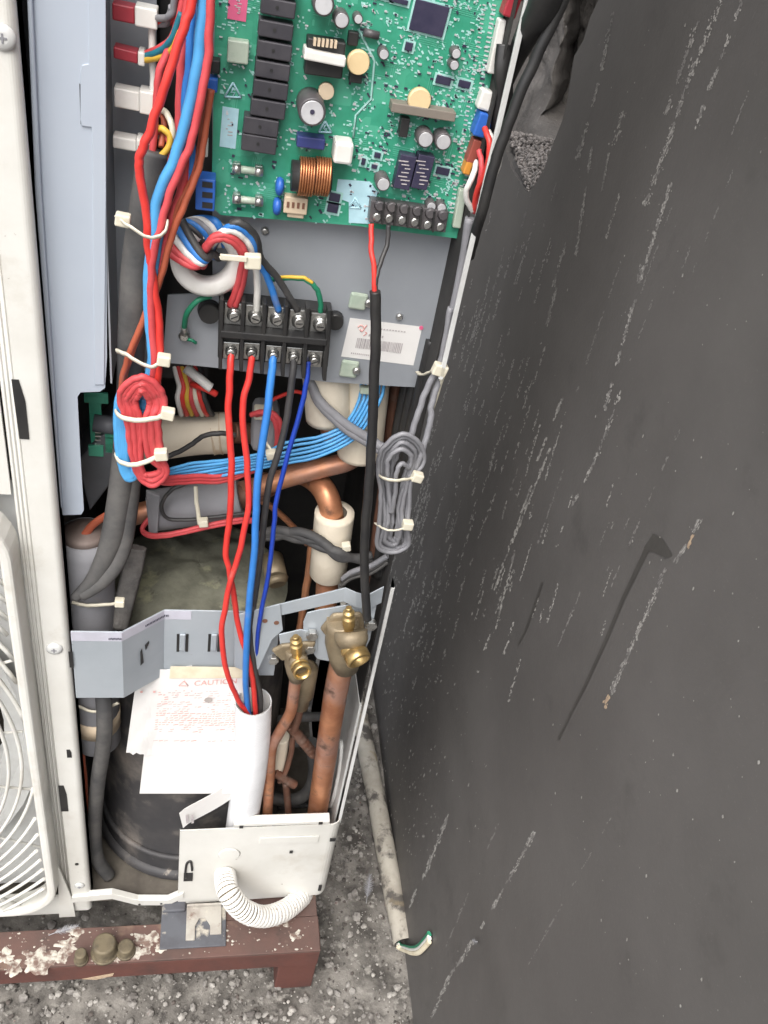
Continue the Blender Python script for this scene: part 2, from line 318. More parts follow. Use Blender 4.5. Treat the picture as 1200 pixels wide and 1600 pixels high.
# ------------------------------------------------------------------ the dark wall
def wall():
    t = thing('wall', 'tall charcoal painted wall with scuffs close beside the open unit', 'wall', (.55, 0, 0))
    def wp(px, py, dx=0):
        r = ray(px, py)                      # ray against the wall's own plane
        k = (.4345 + .027 * CAM.y - CAM.x) / (r.x - .027 * r.y); q = CAM + r * k; return V((q.x + dx, q.y, q.z))
    edge = [wp(*q) for q in ((935, 0), (922, 28), (912, 62), (897, 88), (892, 120), (886, 160), (878, 190), (868, 215), (858, 240), (851, 262), (838, 285), (824, 302), (812, 284), (800, 266), (790, 236))]
    e = [(q.y, q.z) for q in edge]
    out = [(-2.2, -.05), (1.3, -.05), (1.3, 1.118), (.62, 1.118)] + list(reversed(e)) + [(.215, 1.34), (.60, 1.37), (.62, 1.119), (1.3, 1.119), (1.3, 1.9), (-2.2, 1.9)]
    MB().prism([V((wall_x(y), y, z)) for y, z in out], V((.035, 0, 0))).build('paint_coat', 'wall', t)
    # bare concrete behind the broken edge: a rough slope that dives back behind the coat
    rows = []
    N1, N2, NU = 90, 90, 8
    for i in range(N1 + 1):
        r = []; z = .95 + .50 * i / N1
        yc = .435 + .42 * (z - 1.07) + .010 * noise.noise(V((z * 30, 0, 7)))
        for j in range(-NU, N2 + 1):
            t_ = -j / NU if j < 0 else 0
            y = yc + t_ * .34 if j < 0 else yc + .40 * j / N2
            d = .030 + t_ * .17
            if z < 1.08: d = min(d, max(-.006, (z - .995) * (.40 + 5.0 * t_)))
            if j < 0 and z < 1.035: y = min(y, yc - .20 + .20 * max(0, (z - .995) / .04))          # the ledge fills the foot of the gap
            x = wall_x(y) + .008 + d + .006 * noise.fractal(V((y * 34, z * 34, 3)), 1, 2, 4) + .0028 * noise.noise(V((y * 260, z * 260, 1)))
            r.append(V((max(x, wall_x(y) + .003), y, z)))
        rows.append(r)
    MB().sheet(rows, V((.05, 0, 0)), True).build('concrete_core', 'concrete', t)
    MB().box(.4345 - .062, .85, -2.202, 1.32, 1.903, 1.95).build('light_block_cap', 'concrete', t)  # unseen cap, added to keep skylight out of the gap behind the coat
    MB().box(wall_x(0) + .30, .85, -2.2, 1.3, -.05, 1.90).build('wall_body', 'concrete', t)
    b = MB(); rng = random.Random(21)                 # crumbs of broken masonry along the foot of the gap
    for _ in range(1900):
        u, v_ = rng.random(), rng.random()
        if u + v_ > 1: u, v_ = 1 - u, 1 - v_
        px, py = 824 + (784 - 824) * u + (866 - 824) * v_, 303 + (202 - 303) * u + (222 - 303) * v_
        c = wp(px, py); h_ = max(0, c.z - .995); c.x += .004 + h_ * .40 + rng.uniform(-.002, .004); s_ = rng.uniform(.0007, .0025)
        b.add([c + V((a[0], a[1], a[2])) * s_ * rng.uniform(.7, 1.25) for a in ICO], ICF)
    b.build('masonry_crumbs', mat('lit_masonry', (.36, .33, .315), (.20, .185, .175), .95, scale=60), t, kind='stuff')  # paler than the concrete: light on the upturned ledge put into the colour
    # scuffs: chains of small chalky flakes on the paint
    def flakes(segs, name, m, dens=1.0, sz=1.0):
        b = MB()
        for x0, y0, x1, y1, wd in segs:
            L = math.hypot(x1 - x0, y1 - y0); n = int(L * .55 * dens)
            ph = random.uniform(0, 9)
            for k in range(n):
                u = random.random()
                if noise.noise(V((u * L * .03, ph, 0))) < -.12: continue
                j = random.gauss(0, wd * .36)
                px, py = x0 + (x1 - x0) * u + j, y0 + (y1 - y0) * u + random.gauss(0, 1)
                dx, dy = 240 - px, 2550 - py; q_ = math.hypot(dx, dy); dx, dy = dx / q_, dy / q_
                hw = sz * random.uniform(.45, 1.25); hl = hw * random.uniform(1.0, 4.0); nn = 6; o_ = -random.uniform(.00015, .00030)
                b.add([wp(px + dx * math.sin(a_) * hl * w1 - dy * math.cos(a_) * hw * w1, py + dy * math.sin(a_) * hl * w1 + dx * math.cos(a_) * hw * w1, o_) for a_, w1 in [(2 * math.pi * i / nn, random.uniform(.65, 1.2)) for i in range(nn)]], [tuple(range(nn))])
        return b.build(name, m, t, kind='stuff')
    S1 = [(1128, 0, 1085, 105, 7), (1085, 100, 1048, 210, 6), (1050, 210, 1008, 320, 7), (1160, 0, 1120, 110, 4), (1120, 110, 1090, 190, 5), (990, 128, 952, 245, 7), (952, 240, 940, 300, 3), (1090, 35, 1040, 180, 5),
          (958, 20, 940, 110, 4), (935, 130, 905, 245, 3), (915, 205, 900, 250, 5), (925, 230, 900, 400, 3), (1048, 290, 1000, 440, 4), (1003, 415, 997, 440, 7), (1000, 440, 945, 640, 4), (975, 600, 930, 720, 5), (930, 720, 895, 790, 3), (1100, 800, 1055, 880, 6), (1040, 890, 1000, 980, 6), (1000, 980, 955, 1085, 6),
          (835, 1300, 790, 1385, 5), (790, 1385, 752, 1450, 4), (700, 1275, 662, 1372, 4), (740, 1470, 700, 1530, 6), (700, 1530, 675, 1590, 4), (650, 1390, 640, 1420, 3), (880, 620, 840, 720, 3), (860, 700, 800, 850, 2), (805, 860, 780, 960, 2), (885, 380, 860, 460, 3), (870, 450, 850, 520, 3), (830, 760, 770, 930, 2)]
    flakes(S1, 'scuff_mark', 'scuff', 1.5)
    flakes([(a, b, c, d, e * .8) for a, b, c, d, e in S1], 'scuff_trail', 'scufffaint', 1.4, 1.1)
    flakes([(rx, ry, rx + (240 - rx) / (2550 - ry) * ln, ry + ln, 1.6) for rx, ry, ln in [(random.uniform(640, 1190), random.uniform(20, 1300), random.uniform(60, 260)) for _ in range(20)] if rx > 870 - ry * .27], 'faint_streak', 'scufffaint', .9, .9)
    flakes([(rx, ry, rx - ln * .3, ry + ln, 2.2) for rx, ry, ln in [(600 + abs(random.gauss(0, 130)) + random.uniform(0, 60), random.uniform(300, 1000), random.uniform(20, 110)) for _ in range(190)] if rx > 850 - (ry) * .27], 'faint_scuff', 'scuff', 1.0, .75)
    flakes([(rx, ry, rx - 3, ry + 8, 4) for rx, ry in [(600 + abs(random.gauss(0, 55)), random.uniform(850, 1330)) for _ in range(500)]], 'speckle', 'scuff', .30, .8)
    b = MB()
    for _ in range(230):
        c = wp(random.uniform(640, 1195), random.uniform(20, 1590), -.0007); s = random.choice((.0004, .0005, .0007, .0011)) ; n = 7
        b.add([c + V((0, math.cos(q) * s * random.uniform(.6, 1.2), math.sin(q) * s * random.uniform(.7, 1.7))) for q in [2 * math.pi * i / n for i in range(n)]], [tuple(range(n))])
    b.build('paint_fleck', 'scuff', t, kind='stuff')
    flakes([(1082, 838, 1075, 856, 3), (950, 1085, 946, 1104, 4), (882, 920, 877, 935, 3), (1002, 425, 999, 436, 4)], 'chipped_paint', 'scuffwarm', 2, 1.3)
    # two damp runs: a wide head and a thin tail
    m = MB(); q = [(1008, 855), (1022, 834), (1036, 842), (1052, 868), (1042, 872), (1022, 862), (1010, 862)]
    m.add([wp(a, c, -.0007) for a, c in q], [tuple(range(7))])
    m.build('damp_patch', 'scuffdark', t)
    m = MB(); L = [(1012, 858, 4), (975, 935, 3), (948, 1000, 2.5), (915, 1072, 2.2), (890, 1120, 1.8), (873, 1156, 1.6)]
    m.add([wp(a + s * k, c, -.00075) for a, c, k in L for s in (-1, 1)], [(2 * i, 2 * i + 1, 2 * i + 3, 2 * i + 2) for i in range(len(L) - 1)])
    m.build('damp_run', 'scuffdark', t)
    m = MB(); L = [(848, 910, 1.5), (835, 950, 2), (822, 985, 1.6), (810, 1008, 1.2)]
    m.add([wp(a + s * k, c, -.00075) for a, c, k in L for s in (-1, 1)], [(2 * i, 2 * i + 1, 2 * i + 3, 2 * i + 2) for i in range(len(L) - 1)])
    m.build('damp_run', 'scuffdark', t)
    return wp
WP = wall()
# ================================================================== THE AIR CONDITIONER
RX, DEPTH, TOP = .300, .31, 1.42             # right side, depth and lid of the housing
ZB = .135                                    # base pan
AC = thing('air_conditioner', 'white outdoor air conditioner unit with its service panels taken off', 'air conditioner', (-.2, .15, ZB - .02))
def ac(mb, name, m, **k): return mb.build(name, m, AC, **k)
# --- fan side: corner post, ribs, front panel
def bent(profile, z0, z1, name, m, parent=AC, th=.0012, bevel=0, nz=1):
    rows = [[V((x, y, z0 + (z1 - z0) * i / nz)) for x, y in profile] for i in range(nz + 1)]
    return MB().sheet(rows, V((0, th, 0))).build(name, m, parent)
def arc(cx, cy, r, a0, a1, n=6): return [(cx + r * math.cos(math.radians(a0 + (a1 - a0) * i / n)), cy + r * math.sin(math.radians(a0 + (a1 - a0) * i / n))) for i in range(n + 1)]
post = bent([(-.0345, .006), (-.0335, .003), (-.0235, .003), (-.0225, .0), (-.006, .0)] + arc(-.006, .006, .006, -90, 0, 6)[1:] + [(0, .022)], ZB - .02, TOP, 'corner_post', 'white', th=.0015)
# slots and screws on the post
def slot(px, py, w, h, y=-.0008, name='slot', par=post, skew=0):
    c = P(px, py, y); hx = w * S(px, py, y) / 2; z0, z1 = P(px, py + h / 2, y).z, P(px, py - h / 2, y).z
    MB().prism([V((c.x - hx - skew, y, z1)), V((c.x + hx * .4 - skew, y, z1)), V((c.x + hx, y, z1 - (z1 - z0) * .35)), V((c.x + hx, y, z0)), V((c.x - hx, y, z0))], V((0, .0006, 0))).build(name, 'black', par)
slot(33, 640, 15, 92, skew=.001); slot(99, 1248, 11, 40); slot(108, 1178, 7, 12)
for px, py, r in ((5, 58, .0075), (85, 1013, .0075), (124, 1383, .0062), (122, 1405, .005)):
    m = MB(); c = P(px, py, -.0002); m.rev(c, c - V((0, .003, 0)), [(0, r), (.35, r), (.7, r * .75), (1, r * .45)], 20); o = m.build('screw', 'white_in', post)
    m = MB(); m.box(c.x - r * .35, c.x + r * .35, c.y - .0034, c.y - .003, c.z - .0006, c.z + .0006); m.box(c.x - .0006, c.x + .0006, c.y - .0035, c.y - .0029, c.z - r * .35, c.z + r * .35); m.build('screw_slot', 'greywire', post)
m = MB(); c = P(120, 1350, -.0004); m.cyl(c, c - V((0, .0008, 0)), .0022, seg=12); m.build('hole', 'black', post)
# front panel with square fan opening; ribs beside the guard
FX, FZ, FR = -.362, .474, .326
m = MB()
def fp(x0, x1, z0, z1): m.box(x0, x1, .001, .004, z0, z1)
fp(-.72, FX - FR - .004, ZB - .02, TOP); pass
fp(FX - FR - .0035, -.0352, FZ + FR - .001, TOP); fp(FX - FR - .0035, -.0352, ZB - .028, FZ - FR + .002)
ac(m, 'front_panel', 'white')
for dx in (-.0318, -.0285, -.0252):
    m = MB(); m.tube([V((dx, .0025, ZB - .01)), V((dx, .0025, TOP - .01))], .0013, 6, 2, flat=.7); m.build('rib', 'white', post)
m = MB().prism([V((-.040, -.004, ZB - .028)), V((-.020, -.004, ZB - .028)), V((-.0215, -.004, ZB + .012)), V((-.034, -.004, ZB + .10))], V((0, .003, 0))); ac(m, 'corner_gusset', 'white')
# fan guard: rounded square frame, rings, spokes
GY = -.022
def rsq(r, rad, n=8):
    pts = []
    for cx, cz, a0 in ((r - rad, r - rad, 0), (-r + rad, r - rad, 90), (-r + rad, -r + rad, 180), (r - rad, -r + rad, 270)):
        for i in range(n + 1):
            a = math.radians(a0 + 90 * i / n); pts.append((cx + rad * math.cos(a), cz + rad * math.sin(a)))
    return pts
guard = MB()
outer, inner = rsq(FR, .055), rsq(FR - .010, .047)
n = len(outer)
vs = [V((FX + a, .003, FZ + b)) for a, b in rsq(FR + .002, .057)] + [V((FX + a, GY, FZ + b)) for a, b in outer] + [V((FX + a, GY + .001, FZ + b)) for a, b in inner] + [V((FX + a, .003, FZ + b)) for a, b in inner]
guard.add(vs, [(k * n + i, k * n + (i + 1) % n, ((k + 1) % 4) * n + (i + 1) % n, ((k + 1) % 4) * n + i) for k in range(3) for i in range(n)])
guard = guard.build('fan_guard', 'white', AC, bevel=.003)
def inside(x, z):
    r, rad = FR - .008, .048
    ax, az = abs(x), abs(z)
    if ax > r or az > r: return False
    if ax > r - rad and az > r - rad: return math.hypot(ax - r + rad, az - r + rad) <= rad
    return True
for k in range(31):
    R_ = .030 + k * .0127
    run = []; runs = []
    for i in range(145):
        a = 2 * math.pi * i / 144 + math.pi * .97; x, z = R_ * math.cos(a), R_ * math.sin(a)
        if inside(x, z): run.append(V((FX + x, GY + .004 - .010 * max(0, 1 - R_ / FR), FZ + z)))
        else:
            if len(run) > 2: runs.append(run)
            run = []
    if len(run) > 2: runs.append(run)
    if runs:
        for r in runs: MB().tube(r, .0021, 6, raw=True).build('guard_ring', 'white', guard)
for k in range(20):
    a = math.radians(k * 18 + 6); R_ = .03
    while inside((R_ + .005) * math.cos(a), (R_ + .005) * math.sin(a)): R_ += .005
    MB().tube([V((FX + math.cos(a) * .03, GY + .003, FZ + math.sin(a) * .03)), V((FX + math.cos(a) * R_, GY + .008, FZ + math.sin(a) * R_))], .0016, 6, 3).build('guard_spoke', 'white', guard)
MB().cyl(V((FX, GY - .006, FZ)), V((FX, GY + .006, FZ)), .042, seg=28).build('guard_hub', 'white', guard)
# fan behind it, with a shroud and coil
fan = MB().cyl(V((FX, .07, FZ)), V((FX, .13, FZ)), .05, .055, 28).build('fan', 'white_in', AC)
for k in range(3):
    rows = []
    for i in range(9):
        rr = .05 + i * .028; row = []
        for j in range(9):
            a = math.radians(k * 120 + 65 + (-38 + j * 9.5) * (1 - .15 * i / 8) - i * 2); row.append(V((FX + rr * math.cos(a), .05 + .07 * j / 8, FZ + rr * math.sin(a))))
        rows.append(row)
    MB().sheet(rows, V((0, .002, 0))).build('fan_blade', 'white_in', fan)
ac(MB().rev(V((FX, .004, FZ)), V((FX, .10, FZ)), [(0, FR - .004), (.3, FR - .03), (1, FR - .034)], 48, caps=False), 'fan_shroud', 'white_in')
ac(MB().box(-.718, RX, DEPTH, DEPTH + .02, ZB - .02, TOP), 'rear_coil', 'dark')
for k in range(9):
    z = .20 + k * .075; MB().cyl(V((-.62, DEPTH - .004, z)), V((-.02, DEPTH - .004, z)), .003, seg=6).build('coil_tube', 'darkgrey', AC)
ac(MB().box(-.722, RX + .001, -.001, DEPTH + .021, TOP, TOP + .02), 'lid', 'white', bevel=.004)
ac(MB().box(-.722, -.719, .004, DEPTH, ZB - .02, TOP), 'end_panel', 'white')
m = MB(); n_ = 48; vs = []
for i in range(n_):
    a = 2 * math.pi * i / n_; cx_, cz_ = math.cos(a), math.sin(a); q_ = (FR - .002) / max(abs(cx_), abs(cz_))
    vs += [V((FX + cx_ * .285, .026, FZ + cz_ * .285)), V((FX + cx_ * q_, .022, FZ + cz_ * q_))]
m.add(vs, [(2 * i, 2 * i + 1, (2 * i + 3) % (2 * n_), (2 * i + 2) % (2 * n_)) for i in range(n_)]); ac(m, 'fan_bell_mouth', 'white_in')
# partition between fan and machine room
ac(MB().box(-.0145, -.0130, .024, DEPTH, ZB, TOP - .002), 'partition', 'darkgrey')
# base pan with a raised front lip
ac(MB().box(-.718, RX - .001, .004, DEPTH - .001, ZB - .006, ZB), 'base_pan', 'pan')
lip = pp([(112, 1405, -.004), (175, 1399, -.004), (215, 1409, -.004), (262, 1409, -.004), (287, 1398, -.004)])
rows = [[V((p.x, -.004, p.z + h)) for p in lip] for h in (-.010, .004)]
ac(MB().sheet(rows, V((0, .008, 0))), 'pan_lip', 'white', bevel=.0008)
for px, py in ((218, 1413), (252, 1412)):
    c = P(px, py, -.0042); MB().cyl(c, c - V((0, .0006, 0)), .0016, seg=10).build('hole', 'black', AC)
# --- right side: folded flange and lower side panel
for za, zz in ((P(524, 1290, 0).z, P(598, 926, 0).z), (P(690, 592, 0).z, TOP)):
    bent([(RX + .0002, .007), (RX + .0008, .006), (RX + .0036, .006), (RX + .0042, .008), (RX + .0042, .0215)], za - .004, zz, 'side_flange', 'white_in', th=.0012)
ac(MB().box(RX - .0004, RX + .0020, .0225, .10, .24, .50), 'side_panel', 'white_in')
ac(MB().box(RX - .0006, RX + .0006, .0225, DEPTH, .505, TOP - .002), 'side_coil', 'dark')
# --- service cover: bent white box with rounded right corner
zt0, zt1 = P(278, 1297, -.001).z, P(520, 1287, -.001).z
xl0 = P(281, 1300, -.001).x
xr = RX + .004
prof = [(xl0, .0), (xl0 + .0005, -.002), (.16, -.002), (xr - .014, -.002)] + arc(xr - .014, .012, .014, -90, 0, 6)[1:] + [(xr, .06), (xr, .14), (xr, .30)]
rows = []
for i in range(7):
    u = i / 6; row = []
    for x, y in prof:
        zb = P(285 + (515 - 285) * (x - xl0) / (xr - xl0), 1412 - 15 * (x - xl0) / (xr - xl0), -.002).z if y < .02 else P(515, 1397, -.002).z
        ztop = zt0 + (zt1 - zt0) * (x - xl0) / (xr - xl0)
        if y > .015: ztop += min(.15, (y - .015) * 6.0)
        row.append(V((x, y, zb + (ztop - zb) * u)))
    rows.append(row)
cover = MB().sheet(rows, V((0, .0014, 0))).build('service_cover', 'white', AC)
lipm = MB(); a0, b0 = P(365, 1292, -.003), P(515, 1287, -.003)
lipm.prism([V((a0.x, -.0028, a0.z - .0005)), V((b0.x, -.0028, b0.z - .0005)), V((b0.x, -.0028, b0.z + .005)), V((a0.x, -.0028, a0.z + .005))], V((0, .012, 0)))
lipm.build('cover_lip', 'white', cover, bevel=.0006)
for px, py, w_, h_ in ((377, 1293, 6, 3), (501, 1287, 6, 3), (520, 1313, 9, 4), (455, 1332, 5, 3), (500, 1388, 5, 8)):
    m = MB(); m.pbox(px, py, w_, h_, -.0042, -.0030); m.build('paint_chip', 'black', cover)
m = MB(); m.pbox(452, 1313, 92, 10, -.0036, -.0025); m.build('embossed_bar', 'white', cover, bevel=.0005)
c = P(358, 1335, -.0025); MB().rev(c, c - V((0, .0012, 0)), [(0, .014), (1, .0125)], 24).build('knockout', 'white', cover)
m = MB(); m.tube([P(290, 1372, -.003), P(291, 1352, -.003), P(298, 1346, -.003), P(300, 1360, -.003)], .0016, 6, 6); m.build('notch_edge', 'black', cover)
m = MB(); m.pbox(294, 1371, 14, 12, -.0032, -.002); m.build('notch', 'black', cover)
# oval hand recess on the inside of the side panel
m = MB()
for z0, z1 in ((.24, .37),):
    m.tube([V((RX - .0015, .060 + .018 * math.cos(a), .315 + .065 * math.sin(a))) for a in [2 * math.pi * i / 24 for i in range(24)]], .003, 6, raw=True, closed=True)
m.build('hand_recess_rim', 'white_in', cover)
# --- feet on the beam
def foot():
    t = MB()
    a, b, c, d = P(290, 1414, -.012), P(345, 1412, -.012), P(345, 1490, -.030), P(290, 1488, -.030)
    return t
# --- control box: bluish cover sheet, its return wall and the back plate
CY = .020
out = [(45, -260), (163, -260), (165, 0), (166, 300), (167, 560), (164, 606), (156, 612), (126, 613), (121, 620), (126, 720), (131, 797), (127, 804), (96, 805), (92, 770), (80, 600), (60, 300)]
sheet_ = MB().prism([P(a, b, CY) for a, b in out], V((0, .0012, 0))).build('control_box_cover', 'bluegrey', AC)
m = MB().prism([P(a, b, CY) for a, b in [(40, -200), (49, -200), (52, 0), (66, 300), (86, 600), (98, 790), (92, 790), (78, 600), (56, 300), (44, 0)]], V((0, -.004, 0))); m.build('folded_edge', 'bluegrey', sheet_, bevel=.001)
m = MB().prism([P(a, b, CY) for a, b in [(138, -200), (165.5, -200), (166, 300), (163, 600), (148, 600), (144, 205), (143, 198), (128, 196), (126, 186), (126, 110), (128, 101), (139, 99)]], V((0, -.0013, 0))); m.build('overlap_flap', 'bluegrey', sheet_, bevel=.0004)
m = MB().prism([P(a, b, CY - .0003) for a, b in [(124, 130), (128, 134), (131, 193), (126, 194)]], V((0, -.0004, 0))); m.build('slot', 'black', sheet_)
xw = P(165, 300, CY).x
ac(MB().box(xw - .0013, xw, CY + .0014, .125, P(165, 600, CY).z, TOP - .003), 'control_box_side', 'plate')
ac(MB().box(xw + .0002, P(244, 300, .075).x, .075, .0765, P(165, 575, .075).z, TOP - .003), 'control_box_back', 'plate')
ac(MB().box(P(246, 300, .075).x, .118, .100, .102, P(165, 560, .126).z, TOP - .003), 'control_box_rear', 'black')
PY = .055
out = [(332, -260), (332, 458), (262, 461), (254, 566), (340, 575), (512, 597), (628, 604), (652, 605), (668, 597), (684, 566), (722, 395), (760, 200), (800, 0), (840, -200)]
plate = MB().prism([P(a, b, PY) for a, b in out], V((0, .0015, 0))).build('mounting_plate', 'plate', AC)
# inverter box glimpsed below the cover
inv = MB().prism([P(120, 720, .07), P(200, 640, .07), P(215, 700, .07), P(140, 800, .07)], V((0, .05, 0))).build('heat_sink', 'darkgrey', AC, bevel=.002)
m = MB(); m.pbox(150, 665, 18, 75, .075, .077); m.pbox(180, 688, 30, 40, .07, .072); m.pbox(150, 705, 22, 16, .068, .07); m.pbox(150, 622, 36, 16, .068, .07)
ac(m, 'inverter_board', 'pcb')
m = MB()
for k in range(8): m.pbox(153, 658 + k * 6, 9, 2, .070, .074)
ac(m, 'pin_row', 'steel', kind='stuff')
m = MB(); m.cyl(P(146, 660, .073), P(196, 668, .073), .008, seg=14); ac(m, 'filter_tube', 'darkgrey')
# --- cross bracket (bent strip) with slots and a printed label strip
zl, zh = P(105, 1092, 0).z, P(110, 988, 0).z
Ybk = .031
xa, xb_, xc = P(190, 990, 0).x, P(257, 955, Ybk).x, P(440, 960, Ybk).x
rows = [[V((.0022, .001, z)), V((xa, .001, z)), V((xb_, Ybk, z)), V((xc, Ybk, z))] for z in (zl, zh)]
bracket = MB().sheet(rows, V((0, .0016, 0))).build('cross_bracket', 'bracket', AC, bevel=.0006)
rows = [[V((.0022, .0006, z)), V((xa, .0006, z)), V((xb_, Ybk - .0004, z)), V((xb_ + .026, Ybk - .0004, z))] for z in (zh - .0125, zh - .0005)]
MB().sheet(rows, V((0, .0003, 0))).build('label_strip', mat('label_film', (.56, .56, .64), None, .4), bracket)
for px, py, w_, h_ in ((278, 1005, 4, 27), (292, 1005, 4, 27), (327, 1005, 4, 27), (342, 1005, 4, 27)):
    m = MB(); m.pbox(px, py, w_, h_, Ybk - .0010, Ybk - .0002); m.build('slot', 'black', bracket)
for px in (285, 334):
    m = MB(); m.pbox(px, 1005, 9, 25, Ybk - .003, Ybk - .0003); m.build('pressed_bridge', 'bracket', bracket, bevel=.001)
m = MB()
def bp(u, z, o=-.0009): return V((xa + (xb_ - xa) * u, Ybk * u + o, z))
zc = (zl + zh) / 2
m.prism([bp(.42, zc - .012), bp(.50, zc - .010), bp(.46, zc + .012), bp(.42, zc + .008)], V((0, .0008, 0))); m.prism([bp(.55, zc + .006), bp(.63, zc + .014), bp(.63, zc + .017), bp(.53, zc + .014)], V((0, .0008, 0))); m.build('slot', 'black', bracket)
m = MB(); m.pbox(111, 1031, 6, 24, -.0010, -.0003); m.build('slot', 'black', bracket)
m = MB()
for k in range(11): c = V((xa - .012 + k * .0011, -.0009, zh - .009 + (k % 3) * .0003)); m.box(c.x, c.x + .0007, c.y, c.y + .0004, c.z, c.z + .002)
for k in range(16):
    u = .55 + k * .034; q = bp(min(u, 1), zh - .008 + .0002 * (k % 2), -.0013) + (V((.0015 * max(0, k - 13), 0, 0)) if u > 1 else V((0, 0, 0))); m.box(q.x, q.x + .0009, q.y, q.y + .0004, q.z, q.z + .0024)
m.build('label_print', 'blackink', bracket, kind='stuff')
# --- valve bracket at the right
rows = [[P(438, 942, .010) + V((0, 0, -.002)), P(540, 919, .004), P(556, 926, .0), P(573, 931, .0), P(600, 917, .004)], [P(438, 962, .010), P(536, 940, .004), P(556, 949, .0), P(573, 953, .0), P(596, 942, .004)]]
ac(MB().sheet(rows, V((0, .0015, 0))), 'valve_strap', 'bracket', bevel=.0004)
m = MB().prism([P(a, b, .008) for a, b in [(366, 962), (438, 944), (442, 985), (425, 1000), (404, 1046), (384, 1050), (366, 1042)]], V((0, .0016, 0))); vb = ac(m, 'valve_plate', 'bracket', bevel=.0005)
m = MB().prism([P(a, b, .006) for a, b in [(474, 972), (480, 958), (500, 953), (590, 938), (578, 1000), (560, 1036), (528, 1036), (496, 1030), (474, 1000)]], V((0, .0016, 0))); ac(m, 'valve_plate', 'bracket', bevel=.0005)
m = MB().prism([P(a, b, .004) for a, b in [(436, 992), (470, 984), (496, 990), (496, 1018), (470, 1028), (440, 1030)]], V((0, .0016, 0))); ac(m, 'valve_plate', 'bracket', bevel=.0005)
for px, py in ((414, 970), (432, 973), (440, 1000)):
    c = P(px, py, .0077); MB().cyl(c, c - V((0, .0005, 0)), .0026, seg=12).build('hole', 'copperdull', AC)
# ================================================================== MACHINE ROOM
cmp_ = thing('compressor', 'black jacketed compressor with a dirty felt top behind the cross bracket', 'compressor', (.118, .145, ZB))
CC = V((.118, .145, ZB))
MB().rev(CC, CC + V((0, 0, .42)), [(0, .085), (.01, .114), (.05, .119), (.12, .115), (.35, .113), (.7, .108), (.9, .103), (1, .097)], 48).build('jacket', 'jacket', cmp_)
def ringm(z, r, rt, name, m):
    b = MB(); b.tube([CC + V((r * math.cos(a), r * math.sin(a), z)) for a in [2 * math.pi * i / 48 for i in range(48)]], rt, 8, raw=True, closed=True); b.build(name, m, cmp_)
ringm(.012, .117, .010, 'jacket_hem', 'jacket'); ringm(.05, .1175, .004, 'jacket_fold', 'jacket')
m = MB(); rows = []
for i in range(14):
    rr = .101 * i / 13; row = []
    for j in range(49):
        a = 2 * math.pi * j / 48
        z = .425 + .036 * math.sqrt(max(0, 1 - (i / 13.4) ** 2)) + .006 * noise.fractal(V((rr * math.cos(a) * 40, rr * math.sin(a) * 40, 1)), 1, 2, 4)
        row.append(CC + V((rr * math.cos(a), rr * math.sin(a), z)))
    rows.append(row)
vs = [p for r in rows for p in r]; m.add(vs, [(i * 49 + j, i * 49 + j + 1, (i + 1) * 49 + j + 1, (i + 1) * 49 + j) for i in range(13) for j in range(48)], True)
m.build('felt_cap', 'felt', cmp_)
m = MB(); m.cyl(P(425, 872, .12), P(432, 905, .09), .012, seg=18); m.rev(P(432, 905, .09), P(434, 914, .084), [(0, .013), (1, .009)], 18); m.build('sight_plug', 'brass', cmp_)
# accumulator wrapped in grey foam
acc = thing('accumulator', 'grey foam wrapped cylinder standing left of the compressor', 'accumulator', (.014, .062, .40))
A0 = V((.0125, .052, .40))
MB().rev(A0, A0 + V((0, 0, .315)), [(0, .020), (.02, .0255), (.95, .0255), (1, .0235)], 28).build('foam_wrap', 'greyfoam', acc)
MB().rev(A0 + V((0, 0, .315)), A0 + V((0, 0, .325)), [(0, .0225), (.4, .017), (1, .004)], 24).build('copper_dome', mat('dull_dome', (.24, .19, .17), (.19, .14, .12), .6, metal=.3), acc)
MB().rev(A0 + V((0, 0, -.012)), A0, [(0, .013), (1, .0195)], 20).build('lower_end', 'greyfoam', acc)
MB().rev(A0 + V((0, 0, .035)), A0 + V((0, 0, .060)), [(0, .0262), (1, .0262)], 24).build('tape_band', 'beige', acc)
tie(acc, [(112, 941, .024), (135, 946, .022), (165, 945, .022), (190, 941, .026)], (187, 941, .020)); tie(acc, [(120, 1103, .024), (150, 1112, .022), (185, 1098, .026)], (167, 1112, .018))
MB().tube(pp([(213, 855, .06), (207, 890, .055), (197, 930, .05), (185, 980, .045)]), .010, 8, 8, flat=.5).build('felt_strip', 'feltgrey', acc)
# ------------------------------------------------------------------ pipes
def pipe(label, pts, r, m='copper', name='copper_pipe', group=None, seg=16):
    return wire(name, label, 'pipe', pts, r, m, seg=seg, n=10, group=group)
def rpx(px, px_y, w_, y): return w_ * S(px, px_y, y) / 2
# cream-lagged pipe crossing behind the harness
t = thing('lagged_pipe', 'cream foam lagged pipe lying level beside the red coiled wires', 'pipe', P(305, 715, .12))
y = .115
MB().tube(pp([(215, 690, y), (262, 684, y), (310, 678, y), (362, 676, y)]), rpx(300, 680, 66, y), 22, 6).build('foam_sleeve', 'foam', t)
MB().tube(pp([(362, 676, y), (395, 678, y + .01), (430, 690, y + .03)]), rpx(300, 680, 34, y), 16, 6).build('pipe', 'copperdull', t)
m = MB(); r = rpx(340, 680, 68, y); m.rev(P(332, 678, y), P(346, 677, y), [(0, r), (.3, r * .96), (.7, r * .96), (1, r)], 22); m.build('tape_band', 'beige', t)
